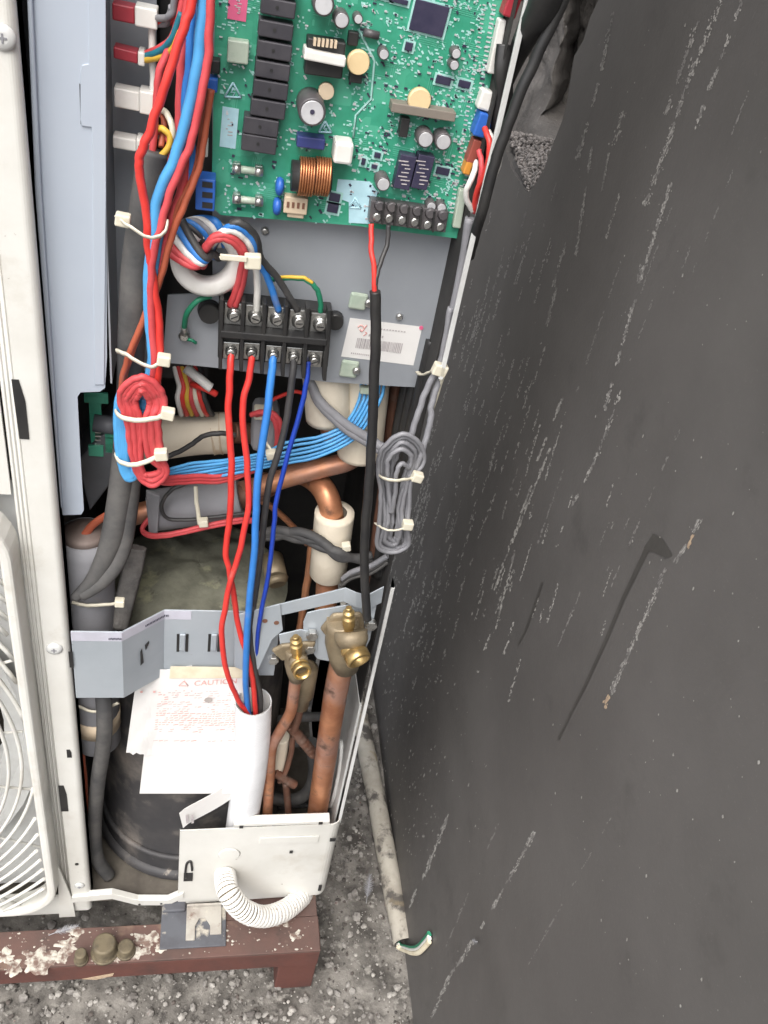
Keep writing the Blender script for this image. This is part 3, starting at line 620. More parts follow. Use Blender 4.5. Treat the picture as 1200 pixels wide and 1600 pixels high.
# two cream sleeves hanging under the plate
t = thing('lagged_pipe', 'short cream foam sleeve with a cable tie under the terminal block', 'pipe', P(512, 660, .10)); y = .082
MB().tube(pp([(508, 520, y), (510, 590, y), (514, 652, y)]), rpx(512, 620, 74, y), 22, 6).build('foam_sleeve', 'foam', t)
MB().tube(pp([(514, 652, y), (522, 680, y + .005), (545, 690, y + .015), (566, 670, y + .03)]), rpx(512, 660, 36, y), 16, 8).build('pipe', 'copper', t)
tie(t, [(478, 622, .082), (500, 634, .078), (525, 630, .078), (548, 612, .082)], (548, 612, .080))
t = thing('lagged_pipe', 'longer cream foam sleeve under the barcode sticker behind the black cable', 'pipe', P(565, 715, .085)); y = .088
MB().tube(pp([(578, 530, y), (572, 600, y), (566, 660, y), (562, 708, y)]), rpx(566, 680, 72, y), 22, 6).build('foam_sleeve', 'foam', t)
MB().tube(pp([(562, 700, .093), (545, 720, .090), (500, 732, .086), (450, 746, .086), (405, 760, .092), (360, 770, .12)]), rpx(470, 740, 31, .09), 16, 8).build('pipe', 'copper', t)
t = thing('lagged_pipe', 'white foam sleeve around an upright copper elbow above the brass valves', 'pipe', P(510, 960, .07)); y = .075
MB().tube(pp([(452, 738, .13), (478, 742, .115), (502, 760, .090), (516, 790, .076), (519, 830, .075), (512, 900, .075), (506, 1000, .05)]), rpx(512, 790, 37, y), 18, 8).build('pipe', 'copper', t)
r0, r1 = rpx(522, 800, 62, y), rpx(522, 800, 38, y)
a, b = P(523, 800, y), P(512, 898, y)
m = MB(); m.rev(a, b, [(0, r1 * 1.03), (0, r0), (.05, r0 * 1.015), (.5, r0), (.97, r0 * .99), (1, r0 * .9), (1, r1 * 1.03)], 28, caps=False); m.build('foam_sleeve', 'foam', t)
tie(t, [(487, 852, .060), (505, 861, .054), (530, 859, .054), (546, 848, .060)], (541, 854, .050))
pipe('thin upright copper pipe left of the white foam sleeve', [(489, 830, .11), (484, 880, .10), (474, 950, .09), (465, 1000, .08)], .0042, 'copper', seg=10)
pipe('reddish pipe dropping down behind the black cable at the right', [(628, 560, .10), (617, 620, .10), (603, 740, .10), (590, 830, .10), (580, 920, .09)], .0060, 'copperdull', seg=12)
pipe('copper stub poking out beside the black sleeve on the left', [(170, 816, .11), (205, 806, .10), (240, 796, .10), (290, 784, .11)], .0105, 'copper')
pipe('short thin copper capillary crossing behind the five power wires', [(360, 770, .13), (415, 786, .12), (455, 820, .12), (480, 850, .12)], .0034, 'copper', seg=8)
t = thing('lagged_pipe', 'grey sheet wrapped pipe below the coiled red wires with a looped black lead', 'pipe', P(300, 835, .095)); y = .10
MB().tube(pp([(236, 798, y), (280, 792, y), (330, 784, y), (376, 776, y)]), rpx(300, 790, 66, y), 20, 6).build('foam_wrap', 'greyfoam', t)
MB().prism(pp([(228, 768, .078), (250, 776, .074), (246, 838, .074), (232, 832, .078)]), V((0, .004, 0))).build('wrap_edge', 'greyfoam', t, bevel=.001)
MB().tube(pp([(372, 778, y), (400, 766, y), (420, 756, y + .01)]), rpx(400, 770, 40, y), 14, 6).build('pipe', 'copperdull', t)
MB().tube(pp([(300, 752, .075), (268, 766, .070), (252, 790, .069), (262, 810, .069), (300, 812, .068), (350, 806, .07), (400, 800, .075)]), .0019, 8, 8).build('black_lead', 'blackwire', t)
for k in range(2): MB().tube(pp([(236, 806 + 4 * k, .082), (222, 826 + 3 * k, .076), (240, 836 + 3 * k, .068), (280, 831 + 3 * k, .066), (325, 820 + 4 * k, .066), (370, 812 + 4 * k, .070), (400, 812 + 3 * k, .075)]), .0021, 8, 8).build('pink_lead', 'pinkred', t)
tie(t, [(306, 760, .072), (308, 790, .066), (312, 820, .064)], (318, 816, .061))
# wrapped fitting with pink leads in the middle
t = thing('solenoid_coil', 'grey strapped solenoid coil with two pink leads behind the blue power wire', 'solenoid', P(415, 715, .09))
m = MB(); m.pbox(415, 680, 42, 60, .085, .12); m.build('coil_body', 'greyfoam', t, bevel=.006)
m = MB(); m.pbox(412, 650, 30, 16, .078, .09); m.build('lead_clip', 'tie', t, bevel=.002)
for k in range(2): MB().tube(pp([(392 + 8 * k, 648, .078), (415 + 8 * k, 645, .072), (432 + 6 * k, 665 - 4 * k, .072), (432 + 5 * k, 700 - 14 * k, .076)]), .0026, 8, 8).build('pink_lead', 'pinkred', t)
# filter / capillary assembly low down
t = thing('capillary_assembly', 'dull strainer and thin capillary pipes between the two copper pipes', 'pipe', P(470, 1280, .05)); 
y = .030
MB().rev(P(480, 1040, y), P(470, 1104, y), [(0, .008), (.05, .0125), (.68, .0125), (.72, .0095), (1, .0085)], 20).build('strainer', 'brass', t)
MB().tube(pp([(469, 1102, y), (464, 1125, y), (458, 1140, y + .004)]), .005, 10, 6).build('capillary_pipe', 'copperdull', t)
MB().tube(pp([(452, 1132, .036), (468, 1152, .036), (480, 1166, .038), (490, 1178, .042)]), lambda u: .0066 if (u * 8) % 1 < .5 else .0054, 10, 8).build('check_valve', 'copperdull', t)
MB().tube(pp([(458, 1150, .042), (454, 1180, .042), (446, 1206, .042), (436, 1222, .04)]), .0034, 8, 6).build('capillary_pipe', 'copperdull', t)
MB().tube(pp([(428, 1206, .040), (446, 1218, .040), (460, 1226, .04)]), lambda u: .006 if (u * 7) % 1 < .5 else .005, 10, 8).build('check_valve', 'copperdull', t)
MB().tube(pp([(446, 1222, .042), (449, 1250, .042), (452, 1290, .04)]), .0044, 8, 6).build('capillary_pipe', 'copperdull', t)
MB().tube(pp([(486, 1160, .075), (492, 1200, .075), (482, 1236, .075), (456, 1250, .075), (420, 1246, .08)]), .0085, 12, 8).build('u_bend', 'blackdust', t)
MB().tube(pp([(440, 1150, .05), (436, 1180, .05), (430, 1205, .05)]), .0095, 14, 6).build('foam_wrap', 'foam', t)
for k, z in enumerate((1125, 1165, 1262)): MB().tube(pp([(435, z, .10), (470, z - 4, .095), (520, z - 6, .10)]), .006 - .001 * k, 8, 6).build('rear_pipe', 'blackdust', t)
t = thing('wire_loom', 'small knot of white, yellow and red leads behind the terminal block', 'wiring', P(305, 640, .09))
for k, m_ in enumerate(('whiteplastic', 'red', 'yellow', 'pinkred', 'tie', 'red', 'blackwire')):
    MB().tube(pp([(268 + k * 7, 560, .105), (280 + k * 6, 600, .095), (278 + k * 7, 625, .09), (284 + k * 8, 648, .10)]), .0026, 7, 6).build('lead', m_, t)
MB().tube(pp([(290, 575, .085), (312, 592, .080), (330, 606, .078)]), .0044, 8, 4).build('white_sleeve', 'whiteplastic', t)
MB().tube(pp([(300, 600, .09), (318, 606, .08), (338, 616, .08)]), .0030, 8, 4).build('lead', 'red', t)
wire('black_lead', 'thin black lead climbing across the level cream lagged pipe', 'wire', [(250, 716, .075), (275, 708, .078), (300, 694, .080), (318, 681, .081), (345, 677, .081), (368, 680, .085)], .0024, 'blackwire')
wire('red_white_lead', 'fine red lead behind the dark grey power wire below the block', 'wire', [(420, 628, .09), (440, 618, .085), (462, 612, .082), (478, 616, .085)], .0018, 'red')
# ------------------------------------------------------------------ service valves
def valve(label, body, stem, port, base, pipe_pts, pr, s, kp=1.0, kc=1.0):
    t = thing('service_valve', label, 'valve', P(*pipe_pts[-1]), 'brass service valves')
    c = P(*body); st0, st1 = P(*stem[0]), P(*stem[1]); p0, p1 = P(*port[0]), P(*port[1])
    m = MB(); m.rev(P(*base[0]), P(*base[1]), [(0, s * .9), (.15, s * 1.0), (.45, s * 1.12), (.75, s * 1.0), (1, s * .8)], 22); m.build('valve_body', 'brass', t)
    m = MB(); m.rev(c, p0, [(0, s * .95), (.6, s * .95), (1, s * .8)], 22); m.build('valve_neck', 'brass', t)
    L = (p1 - p0)
    m = MB(); m.rev(p0, p1, [(0, s * kp * .95), (.2, s * kp * 1.02), (.25, s * kp * .9), (.4, s * kp * .9), (.45, s * kp * .98), (.92, s * kp * .98), (1, s * kp * .9), (1, s * kp * .72), (.35, s * kp * .70)], 26, caps=False); o = m.build('flare_port', 'brassbright', t)
    q = p0 + L * .36; m = MB(); m.cyl(q, q + L * .02, s * kp * .72, seg=20); m.build('port_bore', 'bolt', t)
    m = MB(); m.rev(st0, st1, [(0, s * kc * .8), (.30, s * kc * .8), (.32, s * kc * 1.0), (.60, s * kc * 1.0), (.66, s * kc * .72), (.70, s * kc * .72), (.72, s * kc * .9), (.82, s * kc * .9), (.88, s * kc * .55), (.98, s * kc * .5), (1, s * kc * .4)], 24, smooth=False); m.build('service_cap', 'brassbright', t)
    MB().tube(pp(pipe_pts), pr, 18, 8).build('pipe', 'copper', t)
    return t
t = valve('large brass service valve with thick copper pipe at right edge of the unit', (548, 985, -.010), [(545, 988, -.012), (545, 949, -.013)], [(550, 1010, -.020), (562, 1034, -.036)], [(535, 966, .002), (540, 1042, .004)],
      [(538, 1020, .004), (529, 1060, .008), (520, 1110, .014), (508, 1190, .024), (497, 1262, .036), (491, 1305, .040)], .0128, .0172, .74, .36)
MB().prism(pp([(500, 985, -.001), (520, 962, -.001), (566, 960, -.001), (572, 990, -.001), (560, 1002, -.001), (512, 1000, -.001)]), V((0, .006, 0))).build('mounting_flange', 'brass', t, bevel=.003)
for q in ((487, 988), (579, 972)):
    c = P(*q, .005); MB().cyl(c, c - V((0, .007, 0)), .0062, seg=6, smooth=False).build('bolt', 'steel', t, bevel=.0006)
t = valve('small brass service valve with thin bent copper pipe left of the large valve', (466, 1030, -.006), [(464, 1025, -.008), (462, 994, -.012)], [(468, 1040, -.014), (473, 1052, -.026)], [(460, 1012, .002), (464, 1060, .002)],
      [(463, 1048, .002), (458, 1090, .006), (453, 1115, .010), (436, 1145, .014), (424, 1170, .016), (421, 1215, .020), (418, 1270, .026), (417, 1310, .03)], .0062, .0102, .92, .62)
MB().prism(pp([(424, 1018, -.001), (440, 1010, -.001), (494, 1004, -.001), (488, 1022, -.001), (440, 1034, -.001)]), V((0, .005, 0))).build('mounting_flange', 'brass', t, bevel=.002)
for q in ((427, 1026), (484, 1009)):
    c = P(*q, .004); MB().cyl(c, c - V((0, .007, 0)), .0055, seg=6, smooth=False).build('bolt', 'steel', t, bevel=.0006)
# ================================================================== CIRCUIT BOARD
BY = .040
pcb = thing('circuit_board', 'green circuit board crowded with black relays and capacitors', 'circuit board', P(530, 355, BY))
def pc(mb, name, m, **k): return mb.build(name, m, pcb, **k)
board = pc(MB().prism([P(a, b, BY) for a, b in [(338, -230), (336, 20), (332, 240), (330, 322), (345, 336), (560, 353), (578, 356), (718, 373), (735, 285), (762, 150), (792, 0), (830, -190)]], V((0, .0018, 0))), 'board', 'pcb')
for cx, cy in ((440, -22), (435, 13), (431, 48), (429, 80), (426, 111), (423, 141), (419, 171), (408, 199), (405, 226)):
    m = MB(); m.pbox(cx, cy, 54, 26.5, BY - .014, BY, ang=2); rl = pc(m, 'relay', 'relay', bevel=.0008)
    c = P(cx - 2, cy - 1, BY - .0142); m = MB(); m.cyl(c, c - V((0, .0002, 0)), .0011, seg=8); m.build('vent_dot', 'black', rl)
def cap(cx, cy, rpx_, h, body='capbody', top='silver'):
    r = rpx_ * S(cx, cy, BY - h); c = P(cx, cy, BY - h)
    o = MB().rev(c + V((0, h, 0)), c, [(0, r), (.06, r * 1.0), (.92, r), (1, r * .9)], 22).build('capacitor', body, pcb)
    MB().rev(c - V((0, .0001, 0)), c - V((0, .0005, 0)), [(0, r * .82), (1, r * .78)], 22).build('capacitor_top', top, o)
    return o
for a in ((488, 176, 22, .026), (506, 8, 17, .02), (534, 32, 12.5, .014), (560, 30, 7.5, .010), (665, 218, 13.5, .013), (693, 222, 13.5, .013), (599, 288, 11.5, .014), (600, 85, 8.5, .010), (713, 84, 8, .009), (710, 102, 8, .009), (674, 323, 8, .009), (690, 325, 8, .009)): cap(*a)
c = P(488, 175, BY - .0268); m = MB(); m.cyl(c, c - V((0, .0003, 0)), .0016, seg=10); pc(m, 'cap_mark', 'chip')
# transformer
m = MB(); m.pbox(508, 92, 60, 58, BY - .013, BY); tr = pc(m, 'transformer', 'black', bevel=.001)
m = MB(); m.pbox(508, 92, 66, 16, BY - .020, BY - .002, ang=3); m.build('core_band', 'whiteplastic', tr, bevel=.001)
m = MB()
for k in range(6): m.pbox(492 + k * 6.5, 66 + k * .8, 4, 12, BY - .017, BY - .013)
m.build('winding_pins', 'beige', tr, kind='stuff')
m = MB(); c = P(560, 98, BY - .010); m.rev(c + V((0, .004, 0)), c - V((0, .002, 0)), [(0, .0075), (.5, .0078), (1, .0068)], 20); pc(m, 'disc_capacitor', 'cream')
m = MB(); m.pbox(557, 117, 20, 27, BY - .008, BY); pc(m, 'regulator', 'black', bevel=.0006)
m = MB(); m.pbox(552, 61, 16, 22, BY - .006, BY); pc(m, 'regulator', 'black', bevel=.0006)
m = MB(); m.cyl(P(568, 50, BY - .004), P(592, 56, BY - .004), .0026, seg=12); pc(m, 'resistor', 'capbody')
m = MB(); m.pbox(486, 224, 44, 18, BY - .012, BY); pc(m, 'film_capacitor', mat('violet_blue_case', (.045, .06, .22), None, .4), bevel=.001)
m = MB(); m.pbox(537, 241, 30, 34, BY - .018, BY); pc(m, 'box_capacitor', 'whiteplastic', bevel=.002)
m = MB(); c = P(510, 143, BY - .009); m.rev(c + V((0, .003, 0)), c - V((0, .001, 0)), [(0, .0055), (1, .005)], 18); pc(m, 'disc_capacitor', 'beige')
# choke: black bobbin with two copper windings
m = MB(); m.cyl(P(455, 274, BY - .011), P(517, 279, BY - .011), .0105, seg=22); ch = pc(m, 'choke_coil', 'black')
for x0 in (468, 493):
    m = MB(); a, b = P(x0, 275, BY - .011), P(x0 + 20, 277, BY - .011)
    for k in range(6): q = a.lerp(b, k / 5); m.tube([q + V((0, .0118 * math.cos(t_), .0125 * math.sin(t_))) for t_ in [2 * math.pi * i / 24 for i in range(24)]], .0009, 6, raw=True, closed=True)
    m.build('copper_winding', 'copperbright', ch)
for cx, cy, h in ((437, 291, 28), (433, 322, 28)):
    m = MB(); c = P(cx, cy, BY - .006); m.rev(c - V((.003, 0, 0)), c + V((.003, 0, 0)), [(0, .003), (.15, .0055), (.5, .0066), (.85, .0055), (1, .003)], 18); pc(m, 'disc_capacitor', 'bluecon')
m = MB(); m.pbox(462, 322, 37, 26, BY - .009, BY); m.pbox(462, 336, 26, 10, BY - .007, BY - .001); cn = pc(m, 'connector', 'beige', bevel=.0008)
m = MB()
for k in range(4): m.pbox(450 + k * 8, 320 + k * .8, 4, 9, BY - .0095, BY - .008)
m.build('contact_slots', 'copperdull', cn, kind='stuff')
for cy in (266, 313):
    a, b = P(363, cy - 3, BY - .006), P(411, cy + 3, BY - .006); fu = MB().cyl(a, b, .0026, seg=14).build('fuse', 'palemark', pcb)
    for u in (.14, .86):
        q = a.lerp(b, u); d = (b - a).normalized() * .0028
        MB().cyl(q - d, q + d, .0033, seg=14).build('fuse_cap', 'steel', fu)
        MB().box(q.x - .0026, q.x + .0026, q.y + .001, BY, q.z - .0042, q.z + .0034).build('fuse_clip', 'steel', fu, bevel=.0005)
# two slim relays
for cx in (633, 661):
    m = MB(); m.pbox(cx, 270, 26, 54, BY - .010, BY, ang=4); rl = pc(m, 'slim_relay', 'chip', bevel=.0006)
    m = MB()
    for k in range(7): m.pbox(cx + random.uniform(-4, 4), 252 + k * 6, random.uniform(8, 16), 1.6, BY - .0103, BY - .0099)
    m.build('relay_print', 'ink', rl, kind='stuff')
m = MB(); a, b = P(612, 168, BY - .012), P(712, 184, BY - .012); m.prism([a + V((0, 0, .003)), b + V((0, 0, .003)), b - V((0, 0, .003)), a - V((0, 0, .003))], V((0, .012, 0))); pc(m, 'heat_sink', mat('taupe_metal', (.22, .19, .16), None, .6), bevel=.0006)
c = P(656, 158, BY - .011); m = MB(); m.rev(c + V((0, .005, 0)), c - V((0, .0005, 0)), [(0, .008), (.7, .008), (1, .0072)], 24); pc(m, 'coin_battery', 'cream')
m = MB(); m.pbox(632, 200, 14, 30, BY - .008, BY); pc(m, 'transistor', 'black', bevel=.0005)
# chips
def chip(cx, cy, w_, h_, ang=5, pins=True):
    if pins:
        m = MB(); m.pbox(cx, cy, w_ + 7, h_ + 7, BY - .0007, BY - .0001, ang=ang); pn = pc(m, 'chip_pins', 'paleprint')
    m = MB(); m.pbox(cx, cy, w_, h_, BY - .0022, BY - .0005, ang=ang); pc(m, 'chip', 'chip', bevel=.0003)
for a in ((671, 29, 55, 49), (639, 73, 12, 13), (693, 126, 24, 13), (726, 132, 19, 11), (692, 268, 21, 11), (590, 243, 10, 8), (568, 253, 6, 10), (585, 261, 9, 6), (523, 309, 17, 13), (520, 326, 17, 13), (600, -12, 30, 20), (625, 2, 26, 8)): chip(*a)
# connectors
m = MB(); m.pbox(321, 305, 30, 50, BY - .018, BY - .002); cn = pc(m, 'connector', 'bluecon', bevel=.001)
m = MB()
for k in range(3): m.pbox(324, 289 + k * 16, 16, 9, BY - .0184, BY - .017)
m.build('contact_slots', 'black', cn)
m = MB(); m.pbox(332, 134, 16, 22, BY - .012, BY); pc(m, 'connector', 'bluecon', bevel=.001)
m = MB(); m.pbox(337, 105, 14, 22, BY - .010, BY); pc(m, 'connector', 'black', bevel=.001)
m = MB(); m.pbox(321, 197, 11, 24, BY - .012, BY); pc(m, 'connector', 'yellow', bevel=.0008)
m = MB(); m.pbox(320, 234, 10, 24, BY - .012, BY); pc(m, 'connector', 'whiteplastic', bevel=.0008)
a, b = P(776, 38, BY - .010), P(768, 112, BY - .010)
m = MB(); m.prism([P(780, 30, BY - .008), P(792, 32, BY - .008), P(776, 117, BY - .008), P(762, 115, BY - .008)], V((0, .008, 0))); pc(m, 'long_connector', 'whiteplastic', bevel=.001)
m = MB(); m.pbox(801, 10, 22, 38, BY - .012, BY, ang=8); pc(m, 'connector', 'redcon', bevel=.001)
m = MB(); m.pbox(760, 158, 22, 32, BY - .010, BY, ang=8); pc(m, 'connector', 'whiteplastic', bevel=.0015)
m = MB(); m.pbox(756, 197, 24, 38, BY - .012, BY, ang=8); pc(m, 'connector', 'bluecon', bevel=.001)
m = MB(); m.pbox(742, 238, 16, 38, BY - .010, BY, ang=8); pc(m, 'connector', mat('brick_red_connector', (.30, .07, .05), None, .5), bevel=.001)
m = MB(); m.pbox(732, 263, 12, 22, BY - .010, BY, ang=8); pc(m, 'connector', mat('orange_connector', (.62, .26, .04), None, .5), bevel=.001)
m = MB(); m.prism([P(718, 296, BY - .006), P(730, 298, BY - .006), P(720, 358, BY - .006), P(707, 356, BY - .006)], V((0, .006, 0))); pc(m, 'long_connector', 'palemark', bevel=.001)
# stickers and print
for cx, cy, w_, h_, k in ((371, 14, 29, 36, 'pinkst'), (358, 200, 25, 63, 'cyanst')):
    m = MB(); m.pbox(cx, cy, w_, h_, BY - .0006, BY - .0001, ang=2); st = pc(m, 'sticker', k)
    m = MB()
    for q in range(6): m.pbox(cx + random.uniform(-4, 4), cy - h_ * .22 + q * h_ * .08, random.uniform(3, 8), 1.6, BY - .0009, BY - .0005)
    m.build('sticker_print', 'ink', st, kind='stuff')
m = MB(); m.pbox(372, 82, 33, 36, BY - .009, BY); pc(m, 'clear_relay', 'palemark', bevel=.001)
m = MB(); m.prism([P(a, b, BY - .0006) for a, b in [(528, 280), (578, 284), (590, 300), (578, 350), (545, 348), (545, 316), (524, 308)]], V((0, .0004, 0))); pc(m, 'printed_area', 'cyanst')
def tri(cx, cy, s):
    q = [P(cx, cy - s, BY - .0007), P(cx + s, cy + s * .8, BY - .0007), P(cx - s, cy + s * .7, BY - .0007)]
    m = MB()
    for i in range(3): m.tube([q[i], q[(i + 1) % 3]], .0007, 4, 1)
    m.tube([P(cx + 1, cy - s * .4, BY - .0007), P(cx - 3, cy + s * .2, BY - .0007), P(cx + 3, cy + s * .2, BY - .0007), P(cx, cy + s * .6, BY - .0007)], .0005, 4, 1, raw=True)
    pc(m, 'warning_triangle', 'cyanst')
tri(364, 142, 13); tri(508, 199, 10); tri(555, 318, 9)
m = MB()                                                    # printed outline line down the middle of the board
L = [(560, 45), (585, 95), (580, 155), (556, 180), (552, 215)]
m.tube([P(a, b, BY - .0003) for a, b in L], .0009, 4, raw=True); pc(m, 'print_line', 'paleprint')
# fine print and surface-mount parts, far too many to pick apart
rng = random.Random(3)
pr, smd, smw = MB(), MB(), MB()
def dens(x, y):
    if x > 545 and y < 345: return .95 if (x > 560) else .6
    return .36
for _ in range(4600):
    x, y = rng.uniform(342, 775), rng.uniform(-40, 350)
    if x > 790 - y * .2 or y > 335 + (x - 340) * .09 or rng.random() > dens(x, y): continue
    if noise.noise(V((x * .035, y * .035, 5))) < -.05 and rng.random() < .8: continue
    k = rng.random()
    (pr if k < .74 else smd if k < .86 else smw).pbox(x, y, rng.uniform(1.5, 7.5), rng.uniform(1.4, 3.8), BY - (.0003 if k < .74 else .0009), BY - .0001, ang=rng.choice((5, 5, 5, 50)))
trc = MB()
for _ in range(46):
    x, y, n_ = rng.uniform(350, 760), rng.uniform(-30, 320), rng.randint(2, 6); L1 = rng.uniform(14, 60); hor = rng.random() < .5
    for q in range(n_):
        if hor: trc.pbox(x, y + q * 3.2, L1, 1.1, BY - .00025, BY - .0001, ang=5)
        else: trc.pbox(x + q * 3.2, y, 1.1, L1, BY - .00025, BY - .0001, ang=4)
pc(trc, 'copper_traces', mat('trace_green', (.10, .44, .30), None, .35), kind='stuff')
pads = MB()
for k in range(46): pads.pbox(772 - k * 1.15, 8 + k * 7.2, 7, 2.6, BY - .0004, BY - .0001, ang=5); pads.pbox(757 - k * 1.15, 8 + k * 7.2, 6, 2.2, BY - .0004, BY - .0001, ang=5)
pc(pads, 'solder_pads', 'silver', kind='stuff')
pc(pr, 'silkscreen_print', 'paleprint', kind='stuff'); pc(smd, 'surface_mount_parts', 'chip', kind='stuff'); pc(smw, 'solder_points', 'silver', kind='stuff')
# low voltage terminal strip
a, b = P(579, 330, BY - .010), P(700, 349, BY - .010)
m = MB(); m.prism([P(580, 313, BY - .010), P(702, 331, BY - .010), P(696, 364, BY - .010), P(576, 348, BY - .010)], V((0, .010, 0))); ts = pc(m, 'terminal_strip', 'capbody', bevel=.0008)
for k, (px, py) in enumerate(((589, 339), (608, 341), (628, 344), (648, 347), (668, 351), (688, 354))):
    c = P(px, py, BY - .0102); m = MB(); m.rev(c, c - V((0, .0016, 0)), [(0, .0033), (.6, .0033), (1, .0022)], 14); m.build('strip_screw', 'steel', ts)
    if k < 5:
        m = MB(); m.prism([P(px + 9, py - 20, BY - .013), P(px + 12, py - 20, BY - .013), P(px + 10, py + 12, BY - .013), P(px + 7, py + 12, BY - .013)], V((0, .003, 0))); m.build('strip_divider', 'black', ts)
    m = MB(); c2 = P(px + 5, py - 16, BY - .0125); m.rev(c2 + V((0, .0025, 0)), c2, [(0, .0042), (1, .0030)], 12); m.build('screw_well', 'capbody', ts)
# ================================================================== POWER TERMINAL BLOCK
tb = thing('terminal_block', 'black five way terminal block with silver screws on grey plate', 'terminal block', P(430, 570, PY))
m = MB(); m.prism([P(a, b, PY - .016) for a, b in [(342, 468), (520, 486), (512, 575), (340, 560)]], V((0, .0158, 0))); m.build('base', 'black', tb, bevel=.001)
m = MB(); m.prism([P(a, b, PY - .030) for a, b in [(345, 517), (512, 531), (510, 541), (344, 528)]], V((0, .014, 0))); m.build('centre_ridge', 'black', tb, bevel=.0008)
m = MB(); c = P(327, 492, PY - .008); m.rev(c + V((0, .008, 0)), c, [(0, .0095), (1, .008)], 18); m.build('end_ear', 'black', tb)
m = MB(); c = P(524, 505, PY - .008); m.rev(c + V((0, .008, 0)), c, [(0, .0075), (1, .0065)], 18); m.build('end_ear', 'black', tb)
US = [(366, 491), (399, 494), (433, 497), (467, 501), (500, 506)]; LS = [(361, 548), (393, 549), (427, 553), (459, 556), (491, 561)]
for k in range(6):
    xt, xb2 = 347 + 33.6 * k, 344 + 32.6 * k
    m = MB(); m.prism([P(xt - 3, 468 + 3.4 * k, PY - .032), P(xt + 3, 468 + 3.4 * k, PY - .032), P(xb2 + 3, 578 + 3.6 * k, PY - .026), P(xb2 - 3, 577 + 3.6 * k, PY - .026)], V((0, .012, 0))); m.build('divider', 'black', tb, bevel=.0006)
for (px, py), s in [(q, 1.15) for q in US] + [(q, .95) for q in LS]:
    c = P(px, py, PY - .018); m = MB(); w_ = .0068 * s
    m.box(c.x - w_, c.x + w_, c.y, c.y + .002, c.z - w_ * 1.15, c.z + w_ * 1.15); wp_ = m.build('clamp_plate', 'steel', tb, bevel=.0006)
    m = MB(); m.rev(c, c - V((0, .0055, 0)), [(0, .0050 * s), (.35, .0050 * s), (.36, .0042 * s), (.8, .0042 * s), (1, .003 * s)], 16); m.build('clamp_screw', 'steel', wp_)
    m = MB(); m.box(c.x - .0028, c.x + .0028, c.y - .0058, c.y - .0050, c.z - .0005, c.z + .0005, Matrix.Rotation(random.uniform(-.8, .8), 3, 'Y')); m.build('screw_slot', 'black', wp_)
# barcode sticker, clips, screws on the plate
y = PY - .0004
st = tag(MB().prism([P(a, b, y) for a, b in [(547, 497), (660, 511), (646, 571), (533, 557)]], V((0, .0003, 0))).build('barcode_sticker', 'paper', loc=P(533, 557, y)), 'white barcode sticker stuck on the grey plate behind the black cable', 'sticker')
def onst(u, v_, o=.0004):
    a, b, c, d = (P(547, 497, y - o), P(660, 511, y - o), P(646, 571, y - o), P(533, 557, y - o)); return (a.lerp(b, u)).lerp(d.lerp(c, u), v_)
m = MB(); u = .16
while u < .78:
    w_ = random.choice((.006, .010, .016)); m.add([onst(u, .47), onst(u + w_, .47), onst(u + w_, .73), onst(u, .73)], [(0, 1, 2, 3)]); u += w_ + random.choice((.006, .009))
m.build('barcode', 'ink', st, kind='stuff')
m = MB()
for k in range(14): m.add([onst(.12 + k * .026, .86), onst(.12 + k * .026 + .016, .86), onst(.12 + k * .026 + .016, .90), onst(.12 + k * .026, .90)], [(0, 1, 2, 3)])
for k in range(7): m.add([onst(.30 + k * .03, .34), onst(.32 + k * .03, .34), onst(.32 + k * .03, .40), onst(.30 + k * .03, .40)], [(0, 1, 2, 3)])
for k in range(10): m.add([onst(.40 + k * .04, .16), onst(.425 + k * .04, .16), onst(.425 + k * .04, .19), onst(.40 + k * .04, .19)], [(0, 1, 2, 3)])
m.build('printed_text', 'ink', st, kind='stuff')
m = MB(); m.tube([onst(.13, .2), onst(.17, .14), onst(.22, .2), onst(.24, .13), onst(.20, .3), onst(.16, .24)], .0006, 4, 4); m.tube([onst(.24, .3), onst(.27, .33), onst(.23, .4)], .0004, 4, 4); m.build('red_logo', 'redink', st)
c = onst(.985, .02); m = MB(); m.cyl(c, c - V((0, .0006, 0)), .0018, seg=10); m.build('red_dot', 'pinkst', st)
for px, py, sx in ((560, 472, 576), (546, 578, 557)):
    m = MB(); m.pbox(px, py, 28, 26, PY - .004, PY - .0002, ang=4); cl = ac(m, 'plate_clip', 'palemark', bevel=.002)
    c = P(sx, py + 1, PY - .004); m = MB(); m.rev(c, c - V((0, .003, 0)), [(0, .0036), (.5, .0036), (1, .002)], 14); m.build('clip_screw', 'steel', cl)
for px, py in ((624, 494), (414, 360)):
    c = P(px, py, PY - .0001); m = MB(); m.rev(c, c - V((0, .003, 0)), [(0, .003), (.5, .003), (1, .0016)], 12); ac(m, 'plate_screw', 'steel')
